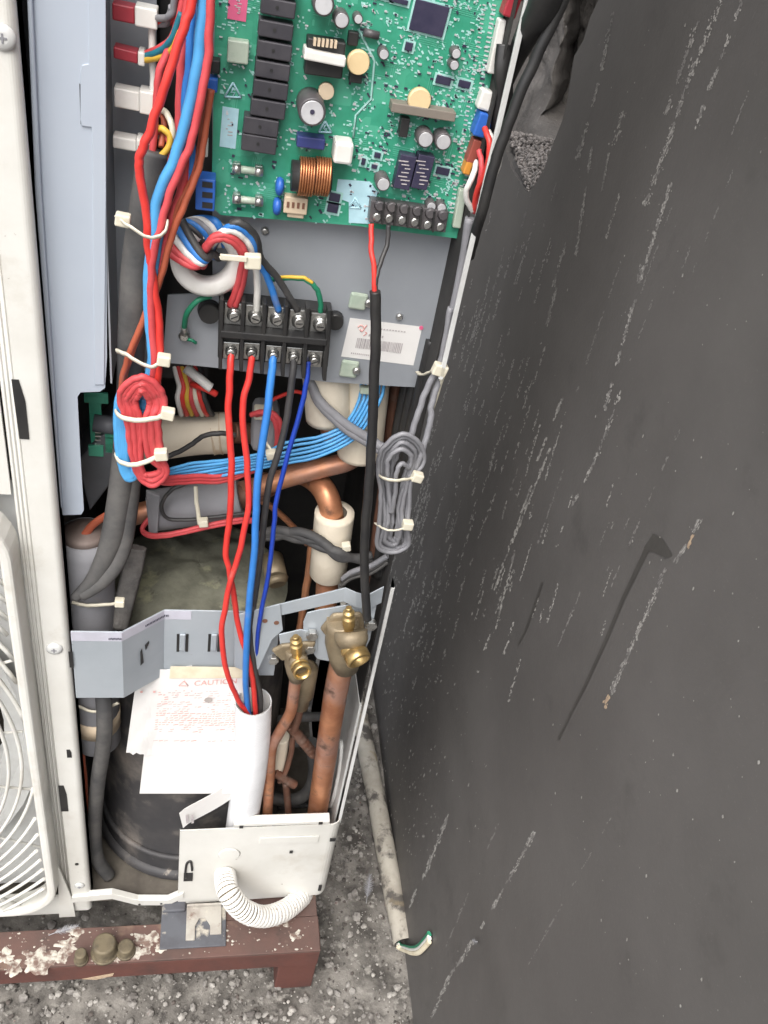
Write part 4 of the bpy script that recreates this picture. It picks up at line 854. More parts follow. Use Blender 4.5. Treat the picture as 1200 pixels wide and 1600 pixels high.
# ================================================================== WIRES
# five power wires from the block into the white conduit
wy = .036
wire('power_wire', 'bright red power wire from the first terminal, passing under the other red one', 'wire', [(361, 552, wy - .002), (360, 575, wy - .008), (357, 640, .020), (361, 720, .013), (360, 800, .011), (353, 860, .011), (362, 912, .0105), (374, 985, .008), (388, 1030, .006), (397, 1080, .008), (400, 1150, .012)], .0029, 'red', group='power wires')
wire('power_wire', 'bright red power wire from the second terminal, bowing out furthest left lower down', 'wire', [(393, 553, wy - .002), (391, 580, wy - .006), (379, 640, .022), (386, 720, .014), (388, 790, .008), (376, 855, .003), (360, 912, .001), (350, 960, -.001), (347, 1000, -.002), (356, 1055, -.001), (372, 1092, .004), (388, 1120, .010), (392, 1160, .012)], .0028, 'red', group='power wires')
wire('power_wire', 'thick mid blue power wire leaving the centre of the terminal block', 'wire', [(427, 556, wy - .002), (425, 580, wy - .008), (418, 640, .018), (404, 740, .010), (400, 805, .004), (397, 870, .001), (388, 960, .000), (384, 1050, .003), (387, 1105, .010), (394, 1150, .014)], .0033, 'blue', group='power wires')
wire('power_wire', 'dark grey power wire between the two blue wires', 'wire', [(459, 560, wy - .002), (457, 585, wy - .006), (452, 630, .026), (440, 690, .022), (420, 760, .018), (410, 840, .014), (400, 920, .011), (391, 985, .010), (397, 1040, .009), (407, 1095, .012), (402, 1150, .016)], .0030, 'blackwire', group='power wires')
wire('power_wire', 'slim dark blue power wire at the right of the five', 'wire', [(481, 565, wy - .002), (480, 590, wy - .006), (470, 640, .026), (450, 710, .020), (432, 780, .014), (427, 835, .009), (419, 900, .006), (405, 980, .006), (400, 1050, .013), (402, 1105, .016), (398, 1150, .018)], .0022, 'navy', group='power wires')
# white corrugated conduit: sleeve and the drain spout below
t = thing('conduit', 'white ribbed conduit swallowing the five power wires behind the notice', 'conduit', P(382, 1290, .03))
cpts = pp([(396, 1096, .013), (395, 1150, .015), (391, 1200, .018), (382, 1260, .025), (376, 1300, .032)])
cen = spline(cpts, 130); N = len(cen)
m = MB(); m.tube(cen, lambda u: .0189 + .0008 * math.sin(u * N * 1.12), 24, raw=True, caps=False); m.build('ribbed_sleeve', mat('conduit_plastic', (.60, .605, .62), (.55, .555, .57), .5, scale=30, stain=[((.42, .40, .36), 12, .62, .85)]), t)
m = MB(); m.tube(cen[::4], .0176, 20, raw=True, caps=False); m.build('sleeve_lining', 'whiteplastic', t)
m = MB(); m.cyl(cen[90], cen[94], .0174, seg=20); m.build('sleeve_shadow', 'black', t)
dpts = pp([(352, 1362, .006), (352, 1372, -.012), (358, 1396, -.036), (380, 1422, -.046), (412, 1432, -.042), (445, 1422, -.026), (468, 1404, -.004), (480, 1392, .02)])
cen2 = spline(dpts, 34); N2 = len(cen2)
t = thing('drain_hose', 'ribbed white hose looping out of the lower service cover', 'hose', dpts[3])
m = MB(); m.tube(cen2, lambda u: .0134 + (.0009 if u < .5 else .0004) * math.sin(u * N2 * 1.2), 24, raw=True); m.build('hose_body', mat('dirty_white_hose', (.78, .77, .74), (.70, .68, .64), .45, scale=30, stain=[((.3, .2, .14), 70, .62, .72)]), t)
m = MB(); m.tube(cen2, .01282, 20, raw=True); m.build('groove_fill', 'bolt', t)  # dark inner tube of even radius, shows only in the deeper grooves
# thin control pair in a black sleeve
t = thing('control_cable', 'black sleeved control cable with red and black ends from the board terminals', 'cable', P(570, 965, -.015))
MB().tube(pp([(580, 350, .026), (580, 385, .018), (584, 420, .010), (586, 460, .005)]), .0020, 8, 8).build('red_core', 'red', t)
MB().tube(pp([(607, 352, .026), (605, 380, .022), (594, 412, .014), (588, 435, .008), (587, 462, .006)]), .0018, 8, 8).build('black_core', 'blackwire', t)
MB().tube(pp([(586, 455, .0045), (587, 500, .003), (586, 560, .001), (583, 640, -.002), (579, 720, -.006), (573, 800, -.010), (569, 870, -.014), (571, 930, -.020), (574, 968, -.024)]), .0042, 10, 8).build('sleeve', 'black', t)
# ground leads
t = thing('earth_lead', 'short green earth lead with ring lug left of the terminal block', 'wire', P(287, 535, .05))
MB().tube(pp([(330, 462, .040), (308, 470, .036), (292, 490, .038), (288, 512, .046)]), .0022, 8, 8).build('lead', 'green', t)
c = P(288, 524, PY - .003); MB().rev(c, c - V((0, .004, 0)), [(0, .0046), (.4, .0046), (.5, .0032), (1, .003)], 14).build('ring_lug', 'steel', t)
MB().tube(pp([(292, 530, .05), (300, 532, .048), (306, 536, .05)]), .0014, 6, 6).build('green_tail', 'green', t)
MB().tube(pp([(288, 510, .046), (288, 522, .050)]), .0028, 8, 2).build('crimp', 'steel', t)
t = thing('earth_lead', 'green and yellow earth lead arching to the rightmost terminal', 'wire', P(500, 490, .035))
MB().tube(pp([(425, 436, .045), (450, 434, .036), (475, 436, .032), (492, 448, .032), (500, 466, .034), (501, 488, .036)]), .0021, 8, 8).build('lead', 'green', t)
MB().tube(pp([(430, 434, .043), (450, 432.5, .0345), (474, 434, .0305), (488, 442, .0308)]), .0014, 6, 8).build('yellow_stripe', 'yellow', t)
# ferrite ring with its turns of wire
t = thing('ferrite_ring', 'white ferrite ring threaded by coloured wires left of the terminal block', 'ferrite ring', P(325, 465, .045))
RC = P(325, 404, .038); axis = V((.10, -1, .10)).normalized(); q = axis.to_track_quat('Z', 'Y'); ro = 59 * S(325, 404, .03); ri = 33 * S(325, 404, .03)
m = MB(); m.rev(RC - axis * .007, RC + axis * .007, [(0, ri), (0, ro - .003), (.15, ro), (.85, ro), (1, ro - .003), (1, ri + .002), (.85, ri), (0, ri)], 40, caps=False); m.build('ring_core', 'whiteplastic', t)
for k, (cm, d) in enumerate((('pinkred', 0), ('whiteplastic', 7), ('blue', 14), ('blackwire', 20), ('pinkred', -5))):
    MB().tube(pp([(258 + d * 1.3, 376 - d * 1.6, .026), (286 + d * .9, 402 - d * 1.0, .018), (310 + d * .6, 414 - d * .5, .016), (322 + d * .4, 402 - d * .3, .026), (322 + d, 395 + d * .4, .046)]), .0030, 8, 8).build('wire_turn', cm, t)
    MB().tube(pp([(318 + d * .3, 415 - d * .3, .040), (322 + d * .2, 385 - d, .020), (342 + d * .4, 367 - d * 1.1, .014), (368 + d * .6, 374 - d, .016), (384 + d * .9, 400 - d * .6, .022), (379 + d * 1.2, 440, .030), (368 + d * 1.6, 478, .036)] if d in (0, -5) else [(324 + d * .2, 400 - d * .2, .040), (330 + d, 378 - d * .8, .020), (352 + d, 366 - d * .9, .014), (378 + d, 378 - d * .5, .018), (392 + d * .8, 404, .026), (402 + (d - 7) * 2.4, 440 - d * .3, .032), (400 + (d - 7) * 5.0, 486, .036)]), .0028, 8, 8).build('wire_turn', cm, t)
tie(t, [(345, 404, .012), (365, 404, .008), (392, 404, .012)], (395, 408, .012), .006)
m = MB(); m.pbox(365, 404, 42, 9, .0065, .0085); m.build('tie_tail', 'tie', t, bevel=.0006)
# a glimpse of the wires leaving the ring to the left
for k, cm in enumerate(('blackwire', 'blue', 'greywire', 'whiteplastic', 'blue')):
    MB().tube(pp([(252 + k * 4, 372 - k * 4, .045), (280 + k * 8, 350 - k * 2, .040), (308 + k * 8, 362 - k * 3, .034), (322 + k * 7, 384, .038)]), .0030, 8, 6).build('wire_turn', cm, t)
# ---- left harness
h = thing('wire_harness', 'red, blue and brown wire harness running down left of the circuit board', 'wiring', P(235, 590, .0))
H = [('red', .0036, [(318, -120, .0), (300, 0, .0), (285, 50, -.001), (262, 120, -.002), (236, 200, -.002), (220, 240, -.001), (218, 275, .0), (228, 330, .001), (233, 400, .002), (246, 480, .003), (250, 540, .003), (246, 600, .004)]),
     ('pinkred', .0034, [(340, -120, .002), (329, 0, .002), (326, 80, .001), (312, 160, .0), (296, 230, .0), (270, 290, .0), (252, 350, .001), (238, 410, .001), (236, 480, .002), (241, 560, .003), (236, 600, .005)]),
     ('skyblue', .0046, [(326, -120, .004), (318, 0, .004), (310, 90, .003), (292, 180, .002), (272, 250, .002), (246, 310, .002), (240, 370, .003), (232, 430, .004), (233, 500, .005), (238, 560, .006), (224, 620, .008)]),
     ('skyblue', .0034, [(322, -120, .010), (314, 0, .010), (308, 100, .008), (300, 190, .008), (282, 260, .007), (258, 320, .007), (247, 380, .007), (240, 450, .008), (243, 540, .008), (232, 610, .010)]),
     ('orangewire', .0030, [(330, 140, .012), (318, 220, .010), (308, 270, .008), (288, 320, .006), (268, 370, .006), (252, 430, .006), (228, 490, .008), (205, 545, .012), (190, 600, .016), (182, 700, .03)]),
     ('orangewire', .0028, [(326, 150, .016), (312, 230, .014), (300, 280, .012), (274, 330, .010), (260, 390, .010), (246, 450, .010), (222, 510, .012), (203, 560, .014), (188, 620, .02)]),
     ('blue', .0036, [(308, -120, .016), (300, 20, .016), (294, 120, .014), (290, 180, .014), (300, 240, .014), (290, 290, .014)]),
     ('pinkred', .0036, [(300, -100, .018), (290, 30, .018), (282, 120, .017), (280, 190, .016), (292, 250, .014), (282, 300, .012), (262, 360, .010), (244, 450, .010)]),
     ('pinkred', .0030, [(290, -80, .03), (276, 40, .03), (250, 110, .028), (244, 160, .03), (236, 250, .03), (210, 340, .03), (207, 380, .03)]),
     ('whiteplastic', .0030, [(238, 40, .05), (240, 130, .05), (240, 180, .05), (228, 250, .04), (213, 310, .03), (206, 350, .03)])]
for m_, r, pts in H: MB().tube(pp(pts), r * .82, 9, 8).build('wire', m_, h)
tie(h, [(182, 340, .012), (200, 352, -.004), (232, 371, -.008), (256, 364, -.006), (262, 345, .002)], (192, 343, .006), .005)
tie(h, [(182, 548, .014), (200, 556, -.002), (232, 573, -.006), (250, 567, -.004), (262, 560, .004)], (256, 562, -.003), .005)
# ---- black sleeve passing behind the coil
s_ = thing('black_sleeve', 'dusty black sleeve hanging down behind the red coil to the accumulator', 'cable', P(125, 935, .02))
MB().tube(pp([(240, 235, .03), (225, 330, .026), (212, 420, .024), (206, 520, .026), (202, 620, .032), (196, 700, .032), (186, 780, .028), (172, 850, .022), (146, 905, .016), (116, 935, .014)]), lambda u: .0105 if u < .75 else .0105 - .006 * (u - .75) / .25, 14, 8, flat=.75).build('sleeve', 'blackdust', s_)
MB().tube(pp([(204, 690, .036), (200, 780, .030), (190, 860, .022), (165, 905, .014), (128, 932, .012)]), lambda u: .011 - .006 * u, 12, 8, flat=.7).build('sleeve_fold', 'blackdust', s_)
wire('black_lead', 'dusty black lead running down in front of the compressor at the left', 'cable', [(158, 1060, .035), (163, 1110, .018), (162, 1160, .018), (153, 1220, .022), (148, 1290, .03), (152, 1340, .03), (170, 1368, .03)], .0085, 'blackdust', seg=12)
wire('red_lead', 'thin dark red lead along the edge of the corner post', 'wire', [(122, 1090, .04), (126, 1150, .035), (132, 1210, .035), (136, 1270, .04)], .0028, 'orangewire')
wire('orange_lead', 'orange red ribbon lead curving behind the sleeve onto the grey cylinder', 'wire', [(214, 745, .04), (198, 790, .045), (165, 806, .045), (138, 828, .045), (122, 860, .04), (116, 880, .045)], .0040, 'orangewire', flat=.5)
# ---- coiled surplus wire
def coil(t, loops, n=10):
    for m_, r, pts in loops: MB().tube(pp(pts), r, 8, n, closed=True).build('wire_loop', m_, t)
t = thing('wire_coil', 'coiled surplus of red and blue wire bound with two cable ties', 'wiring', P(222, 760, .0))
L = []
for k in range(9):
    d = (k % 5) * 5.6 + (2.8 if k > 4 else 0); y0 = -.001 + (.006 if k > 4 else 0) + .0008 * (k % 2); J = lambda q=2.2: random.uniform(-q, q)
    L.append(('pinkred', .0027, [(188 + d, 628 + J(), y0), (193 + d, 605 + d * .62, y0 - .003), (219 + J(), 589 + d * .92, y0 - .005), (246 - d * .78, 603 + d * .62, y0 - .003), (257 - d, 630 + J(), y0), (247 - d * .9, 662, y0 - .003), (253 - d * .85 + J(), 712, y0), (260 - d * .35, 740 - d * .35, y0), (240 + J(), 758 - d * .75, y0 + .002), (216 + d * .3, 742 - d * .2, y0 + .003), (206 + d * .65 + J(), 700, y0 + .002), (199 + d * .95, 660, y0)]))
for k in range(5):
    d = k * 3.4; L.append(('skyblue', .0030, [(184 + d, 630, .010), (200 + d, 600 + d, .011), (232, 598 + d, .012), (238 - d, 620, .011), (222, 640, .010), (204 + d, 670, .008), (214 - d * .4, 735, .006), (200 + d * .5, 748 - d * .4, .005), (190 + d * .6, 728, .006), (184 + d, 690, .008)]))
coil(t, L)
tie(t, [(180, 640, .010), (186, 650, -.004), (215, 657, -.012), (245, 653, -.010), (262, 646, .0)], (262, 646, -.006), .0052)
tie(t, [(180, 710, .010), (188, 722, -.002), (212, 726, -.010), (240, 716, -.010), (256, 706, .0)], (252, 710, -.007), .0052)
t = thing('wire_coil', 'coiled surplus of grey cable hanging beside the black wall', 'cable', P(612, 865, .0))
L = []
for k in range(9):
    d = (k % 6) * 4.4 + (2 if k > 5 else 0); y0 = .004 + .0022 * (k % 3) + (.004 if k > 5 else 0); J = lambda q=4.0: random.uniform(-q, q)
    L.append(('greywire', .0021, [(592 + d + J(), 735, y0), (597 + d, 702 + d * .6, y0 - .003), (628 + J(), 678 + d * 1.0, y0 - .006), (656 - d * .7, 694 + d * .7, y0 - .003), (661 - d + J(2), 722, y0), (642 - d * .5 + J(2), 752, y0 - .004), (636 - d * .6 + J(), 790, y0 - .003), (634 - d * .5 + J(), 820, y0 - .003), (636 - d * .7 + J(), 848 - d * .3 + J(), y0), (616 + J(6), 863 - d * .9, y0 + .002), (590 + d * .9, 850 - d * .5 + J(), y0), (596 + d * .7 + J(), 815, y0 - .002), (598 + d * .8 + J(), 770, y0)]))
L.append(('greywire', .0021, [(606, 740, -.002), (608, 716, -.004), (626, 702, -.006), (642, 712, -.004), (640, 730, -.002), (628, 724, -.005), (620, 738, -.006), (618, 770, -.004), (612, 800, .0), (608, 770, .0)]))
coil(t, L)
for pts in ([(705, 480, .02), (690, 560, .016), (668, 605, .012), (652, 650, .008), (640, 690, .004)], [(712, 490, .022), (694, 570, .018), (676, 625, .012), (672, 660, .008), (660, 705, .004), (645, 740, .004)]):
    MB().tube(pp(pts), .0028, 8, 8).build('feed_cable', 'greywire', t)
MB().tube(pp([(735, 340, .022), (722, 420, .022), (708, 490, .021)]), .004, 8, 6).build('feed_cable', 'greywire', t)
tie(t, [(590, 742, .006), (605, 749, -.008), (630, 750, -.009), (652, 745, -.002)], (652, 745, -.004), .0048)
tie(t, [(587, 818, .006), (602, 827, -.006), (622, 828, -.007), (640, 820, -.002)], (637, 820, -.004), .0048)
tie(t, [(652, 582, .048), (660, 585, .030), (675, 580, .018), (686, 574, .012)], (687, 577, .010), .0058)
MB().tube(pp([(692, 585, .014), (684, 610, .014), (675, 640, .014)]), .0022, 6, 4, flat=.5).build('tie_tail', 'tie', t)
# ---- blue wires sweeping across, pink pair below them
t = thing('wire_loom', 'sky blue wires sweeping from under the plate to the coiled bundle', 'wiring', P(300, 745, .06))
for k in range(6):
    d = k * 5.6; z_ = random.uniform(-2, 2); MB().tube(pp([(560 + d * 1.5, 560, .075), (564 + d * 1.25, 610, .066), (552 + d * 1.1, 645, .058), (532 + d * .8, 668 + d * .6, .054), (500 + z_, 682 + d * 1.1, .052 - .001 * (k % 2)), (450, 692 + d * 1.15 + z_, .050), (410, 708 + d * .8, .048), (350, 718 + d * .85 - z_, .042 - .001 * (k % 2)), (300, 724 + d * .95, .034), (255, 736 + d * .5, .022), (232, 742, .012)]), .0015, 7, 8).build('wire', 'skyblue', t)
for k in range(3):
    d = k * 4.5; MB().tube(pp([(430, 716 + d * .5, .056), (395, 733 + d * .4, .048), (350, 743 + d, .042), (300, 744 + d, .030), (262, 746 + d, .014), (244, 742 + d, .006)]), .0022, 7, 8).build('wire', 'pinkred', t)
tie(t, [(414, 690, .050), (424, 706, .040), (430, 726, .044)], (424, 710, .038), .0045)
m = MB(); m.pbox(574, 612, 22, 10, .060, .066); m.build('wire_clamp', 'palemark', t, bevel=.001)
t = thing('wire_loom', 'pair of grey sleeved leads crossing over the cream foam sleeves', 'wiring', P(600, 700, .06))
for k in range(2): MB().tube(pp([(482, 585, .07), (490, 608 + 4 * k, .062), (505, 632 + 5 * k, .056), (540, 662 + 8 * k, .052), (575, 684 + 8 * k, .05), (600, 700 + 6 * k, .045)]), .0042, 9, 8).build('lead', 'greywire', t)
# ---- twisted dark loom by the foam sleeve
t = thing('wire_loom', 'black braided loom tied to the white foam sleeve', 'wiring', P(560, 880, .05))
for k in range(3): MB().tube(pp([(405, 838, .075), (432, 828 + 5 * k, .070), (465, 836 + 7 * math.sin(k * 2), .062), (500, 848 + 6 * math.cos(k * 2), .054), (528, 862 + 4 * k, .046), (552, 872, .05), (580, 868 + 6 * k, .055)]), .0048, 8, 8).build('lead', 'blackdust', t)
for k in range(3): MB().tube(pp([(535, 905 + 4 * k, .05), (552, 893 + 4 * k, .045), (580, 884 + 5 * k, .04), (606, 868 + 4 * k, .035)]), .0030, 7, 6).build('lead', ('greywire', 'blackwire', 'blackdust')[k], t)
# black cables down the right hand side behind the coil
t = thing('black_cables', 'thick black cables dropping behind the grey coil at the side', 'cable', P(620, 900, .06))
for k in range(3): MB().tube(pp([(676 - 12 * k, 530, .055 + .01 * k), (655 - 11 * k, 620, .055 + .01 * k), (640 - 10 * k, 690, .055 + .01 * k), (620 - 8 * k, 800, .055), (598 - 4 * k, 900, .05)]), .0062, 10, 8).build('cable', 'black', t)
# ---- at the top right: heavy black cable, thin cable, strip and plug wires
wire('black_cable', 'heavy black cable passing the top right corner of the board', 'cable', [(900, -160, -.02), (852, 0, .000), (826, 48, .012), (804, 96, .035), (786, 150, .06), (765, 230, .07), (740, 330, .07)], lambda u: .0125 - .008 * min(1, u * 1.6), 'black', seg=12)
wire('black_cable', 'thin black cable crossing the bare concrete in the wall', 'cable', [(930, -120, .0), (880, 0, .0), (842, 80, .0), (808, 158, -.002), (787, 215, -.003), (771, 262, -.003), (755, 325, -.002), (744, 360, .008), (734, 400, .024)], .0040, 'black')
for k, (m_, pts) in enumerate((('red', [(757, 200, .022), (765, 225, .012), (760, 265, .012), (745, 300, .018), (741, 330, .024)]), ('pinkred', [(748, 235, .024), (753, 262, .016), (748, 295, .018), (741, 332, .024)]), ('whiteplastic', [(762, 205, .024), (780, 240, .010), (772, 275, .012), (752, 298, .018)]), ('whiteplastic', [(746, 252, .024), (736, 280, .018), (728, 305, .020), (738, 330, .024)]))):
    wire('plug_lead', ['red lead looping from the blue plug at the board edge', 'faded red lead beside the red loop at the board edge', 'white lead looping widest beside the dark wall', 'white lead bowing left below the orange plug'][k], 'wire', pts, .0021, m_, group='plug leads at the board edge')
wire('black_sleeve', 'flat black sleeve beside the long white plug on the board', 'cable', [(790, 70, .028), (786, 110, .024), (788, 150, .024), (782, 185, .026), (775, 225, .034)], .0062, 'black', flat=.5)
# ---- plugs on the control box side wall
def plug(label, x0, y0, x1, y1, hpx, seq, lead, m_house, m_plug, split):
    t = thing('wire_plug', label, 'connector', P(x0, y0 + hpx / 2, .05), 'plugs on the control box wall')
    def part(xa, ya, xb, yb, m_, name, yy, f=1.0):
        m = MB(); a, b = P(xa, ya, yy), P(xb, yb, yy); hz = abs(P(xa, ya - hpx * f / 2, yy).z - P(xa, ya + hpx * f / 2, yy).z) / 2
        m.prism([a + V((0, 0, hz)), b + V((0, 0, hz)), b - V((0, 0, hz)), a - V((0, 0, hz))], V((0, .016 * f, 0))); return m.build(name, m_, t, bevel=.0010)
    xm, ym = x0 + (x1 - x0) * split, y0 + (y1 - y0) * split
    hs = part(x0, y0, xm, ym, m_house, 'housing', .045, .85)
    pl = part(xm, ym, x1, y1, m_plug, 'plug', .043)
    for m_, pts in lead: MB().tube(pp(pts), .0022, 7, 6).build('lead', m_, t)
    return t
plug('large plug with red housing and white end at the top left', 175, 18, 246, 32, 32, 0, [('greywire', [(246, 28, .045), (262, 28, .03), (272, 10, .025), (276, -30, .02)]), ('red', [(246, 34, .048), (266, 34, .04), (278, 10, .03), (282, -30, .03)]), ('greywire', [(246, 38, .05), (262, 36, .04), (268, 10, .03)])], 'redcon', 'whiteplastic', .5)
plug('small dark red plug with teal and yellow leads', 177, 82, 226, 94, 22, 0, [('teal', [(226, 88, .047), (250, 80, .035), (268, 62, .025), (284, 20, .02)]), ('yellow', [(226, 93, .046), (255, 88, .034), (270, 76, .026), (282, 50, .02)]), ('pinkred', [(226, 84, .050), (258, 70, .035), (275, 45, .025), (290, -20, .02)])], 'redcon', 'whiteplastic', .78)
plug('large all white plug in the middle of the box wall', 178, 152, 250, 166, 36, 0, [('tie', [(248, 168, .045), (262, 180, .035), (270, 204, .03), (266, 230, .03)]), ('orangewire', [(248, 172, .05), (256, 190, .04), (252, 230, .03)])], 'whiteplastic', 'whiteplastic', .55)
plug('small ivory plug with yellow, pink and black leads', 176, 222, 222, 230, 22, 0, [('yellow', [(222, 226, .045), (236, 206, .035), (256, 202, .03), (266, 222, .028), (246, 252, .026), (232, 276, .026)]), ('pinkred', [(222, 224, .048), (240, 208, .04), (262, 216, .034), (264, 240, .03), (248, 264, .028), (238, 278, .028)]), ('greywire', [(222, 228, .046), (246, 212, .038), (268, 228, .032), (262, 256, .03), (244, 278, .03)]), ('blackwire', [(222, 232, .046), (240, 234, .036), (248, 246, .032), (226, 274, .03)])], 'whiteplastic', 'whiteplastic', .8)
# ================================================================== PAPER
def notice():
    NY = Ybk - .003
    t = thing('notice', 'white caution notice with red print taped to the cross bracket', 'notice', P(295, 1240, NY))
    def grid(tl, tr, bl, br, y0, curl, name, nx=12, nz=14):
        rows = []
        for j in range(nz + 1):
            v_ = j / nz; row = []
            for i in range(nx + 1):
                u = i / nx; a = (tl[0] + (tr[0] - tl[0]) * u, tl[1] + (tr[1] - tl[1]) * u); b = (bl[0] + (br[0] - bl[0]) * u, bl[1] + (br[1] - bl[1]) * u)
                px, py = a[0] + (b[0] - a[0]) * v_, a[1] + (b[1] - a[1]) * v_
                if v_ == 1 and name == 'under_sheet': py += 6 * noise.noise(V((u * 9, 2, 0)))
                row.append(P(px, py, y0 - curl(u, v_) - .0016 * v_ * noise.noise(V((u * 4, v_ * 5, 2)))))
            rows.append(row)
        return MB().sheet(rows, V((0, .0004, 0))).build(name, 'paper', t)
    grid((214, 1054), (300, 1040), (197, 1176), (262, 1184), NY + .002, lambda u, v_: .004 * v_ + .006 * (1 - u) * v_, 'under_sheet')
    f = lambda u, v_: .004 * v_ + .005 * math.sin(u * 3.1) * v_ + .010 * v_ * u * u
    top = grid((240, 1046), (384, 1050), (218, 1240), (372, 1240), NY, f, 'top_sheet')
    def on(u, v_, o=.0007):
        a = (240 + 144 * u, 1046 + 4 * u); b = (218 + 154 * u, 1240); px, py = a[0] + (b[0] - a[0]) * v_, a[1] + (b[1] - a[1]) * v_
        return P(px, py, NY - f(u, v_) - .0016 * v_ * noise.noise(V((u * 4, v_ * 5, 2))) - o)
    m = MB(); 
    a = [on(.18, -.03, .0012), on(.98, -.04, .0012), on(.98, .05, .0012), on(.18, .07, .0012)]; m.add(a, [(0, 1, 2, 3)]); m.build('masking_tape', 'tape', t)
    rng = random.Random(5)
    def dash(m, u, v_, w_, h_=.006): m.add([on(u, v_), on(u + w_, v_ - w_ * .12), on(u + w_, v_ - w_ * .12 + h_), on(u, v_ + h_)], [(0, 1, 2, 3)])
    r, g = MB(), MB()
    for k in range(24):
        v_ = .165 + k * .0185; u = .08
        strong = 10 <= k <= 15
        if k > 18 and rng.random() < .5: continue
        while u < .92:
            w_ = rng.uniform(.015, .06)
            if rng.random() < (.85 if strong else .55): dash(r if strong or rng.random() < .4 else g, u, v_ - (.05 * max(0, u - .7)), w_, .005)
            u += w_ + .012
    r.build('red_lines', 'redink', top, kind='stuff'); g.build('faint_lines', mat('faint_ink', (.62, .50, .50), None, .8), top, kind='stuff')
    # heading: warning triangle and the word CAUTION
    q = [on(.34, .085), on(.39, .125), on(.29, .125)]; m = MB()
    for i in range(3): m.tube([q[i], q[(i + 1) % 3]], .0005, 4, 1)
    m.build('warning_triangle', 'redink', top)
    cu = bpy.data.curves.new('heading', 'FONT'); cu.body = 'CAUTION'; cu.size = .0105
    tmp = bpy.data.objects.new('heading_tmp', cu); col.objects.link(tmp); dg = bpy.context.evaluated_depsgraph_get()
    me = bpy.data.meshes.new_from_object(tmp.evaluated_get(dg)); bpy.data.objects.remove(tmp)
    o0 = on(.45, .122); ux = (on(.80, .10) - o0).normalized(); uz = (on(.45, .09) - o0).normalized()
    mm = MB(); mm.add([o0 + ux * v.co.x * .95 + uz * v.co.y - V((0, .0003, 0)) for v in me.vertices], [tuple(p.vertices) for p in me.polygons]); mm.build('heading', 'redink', top)
    m = MB(); c = on(.62, .235, .001); m.cyl(c, c - V((0, .0004, 0)), .0042, seg=16); m.build('grey_stain', mat('stain', (.42, .38, .36), None, .9), top)
    m = MB(); c = on(.0, .175); 
    for px, py in ((221, 1081), (241, 1081)): c = P(px, py, NY - .003); m.cyl(c, c - V((0, .0003, 0)), .0016, seg=8)
    m.build('red_bullets', 'redink', t)
notice()
rows = []
for i in range(13):
    u = i / 12; px = 278 + (382 - 278) * u; py = 1284 - 66 * u ** .8 + 14 * math.sin(u * 3.14) * .5; yy = -.004 + .030 * u
    rows.append([P(px + 2, py - 13, yy), P(px + 8, py + 10, yy)])
tg = tag(MB().sheet(rows, V((0, .0005, 0))).build('cable_tag', 'paper', loc=P(286, 1294, -.004)), 'narrow white tag strip curling out above the service cover', 'tag')
m = MB()
for dx in (292, 300): m.add([P(dx - 2, 1274, -.0045), P(dx + 2, 1273, -.0045), P(dx + 3, 1286, -.0045), P(dx - 1, 1287, -.0045)], [(0, 1, 2, 3)])
m.build('tag_print', 'ink', tg)
# ================================================================== BEAM AND FEET
BF = -.072                                        # front face of the beam
zt = P(250, 1500, BF).z; zb = P(250, 1523, BF).z
bx1 = P(500, 1490, BF).x
beam = thing('steel_beam', 'rusty red oxide steel beam carrying the unit, spattered with droppings', 'beam', (bx1 - .3, BF + .04, 0))
FB = PZ(120, 1450, zt).y
m = MB(); m.box(-1.2, bx1, BF, FB, zt - .005, zt); m.build('top_flange', 'rust', beam, bevel=.001)
cx0 = PZ(352, 1440, zt).x
m = MB(); m.box(cx0, bx1 - .001, FB + .0006, .24, zt - .0052, zt - .0004); m.build('cross_plate', 'rust', beam, bevel=.001)
m = MB(); m.box(-1.2, bx1 - .0003, BF + .0003, BF + .006, zb, zt - .0052); m.build('front_web', 'rustface', beam, bevel=.001)
m = MB(); m.box(-1.2, bx1 - .0006, FB - .0058, FB - .0005, zb, zt - .0052); m.build('rear_web', 'rust', beam, bevel=.001)
sx0, sx1 = P(432, 1530, BF + .005).x, P(490, 1530, BF + .005).x
for x0, x1 in ((sx0, sx1), (-.95, -.90)):
    m = MB(); m.box(x0, x1, BF + .0075, FB - .007, -.003, zt - .0055); m.build('stub_leg', 'rustface', beam, bevel=.002)
# droppings: low lumpy crusts
def crust(pix, z, r, seed):
    m = MB(); rng = random.Random(seed); c = PZ(*pix, z); n = 40; rings = 7; vs = [c + V((0, 0, .002))]
    out = [.7 + .55 * noise.fractal(V((math.cos(2 * math.pi * i / n) * 1.6, math.sin(2 * math.pi * i / n) * 1.6, seed * 3.1)), 1, 2, 5) for i in range(n)]
    for k in range(1, rings + 1):
        for i in range(n):
            a = 2 * math.pi * i / n; rr = r * max(.2, out[i]) * k / rings; h = .0009 * (1 - (k / rings) ** 4) + .0010 * noise.noise(V((rr * 260 * math.cos(a), rr * 260 * math.sin(a), seed))) if k < rings else -.0004
            vs.append(c + V((rr * math.cos(a) * 1.25, rr * math.sin(a) * .9, max(h, -.0006))))
    fs = [(0, 1 + i, 1 + (i + 1) % n) for i in range(n)] + [(1 + (k - 1) * n + i, 1 + k * n + i, 1 + k * n + (i + 1) % n, 1 + (k - 1) * n + (i + 1) % n) for k in range(1, rings) for i in range(n)]
    m.add(vs, fs, True); return m.build('dropping', 'dropping', beam)
for i, (px, py, r) in enumerate(((60, 1498, .022), (105, 1478, .017), (85, 1498, .015), (232, 1468, .018), (215, 1488, .015), (8, 1495, .012), (20, 1512, .012), (118, 1455, .010), (255, 1480, .012), (180, 1498, .008), (440, 1440, .012), (460, 1462, .010), (150, 1500, .007))): crust((px, py), zt, r, i + 1)
m = MB(); rng = random.Random(9)
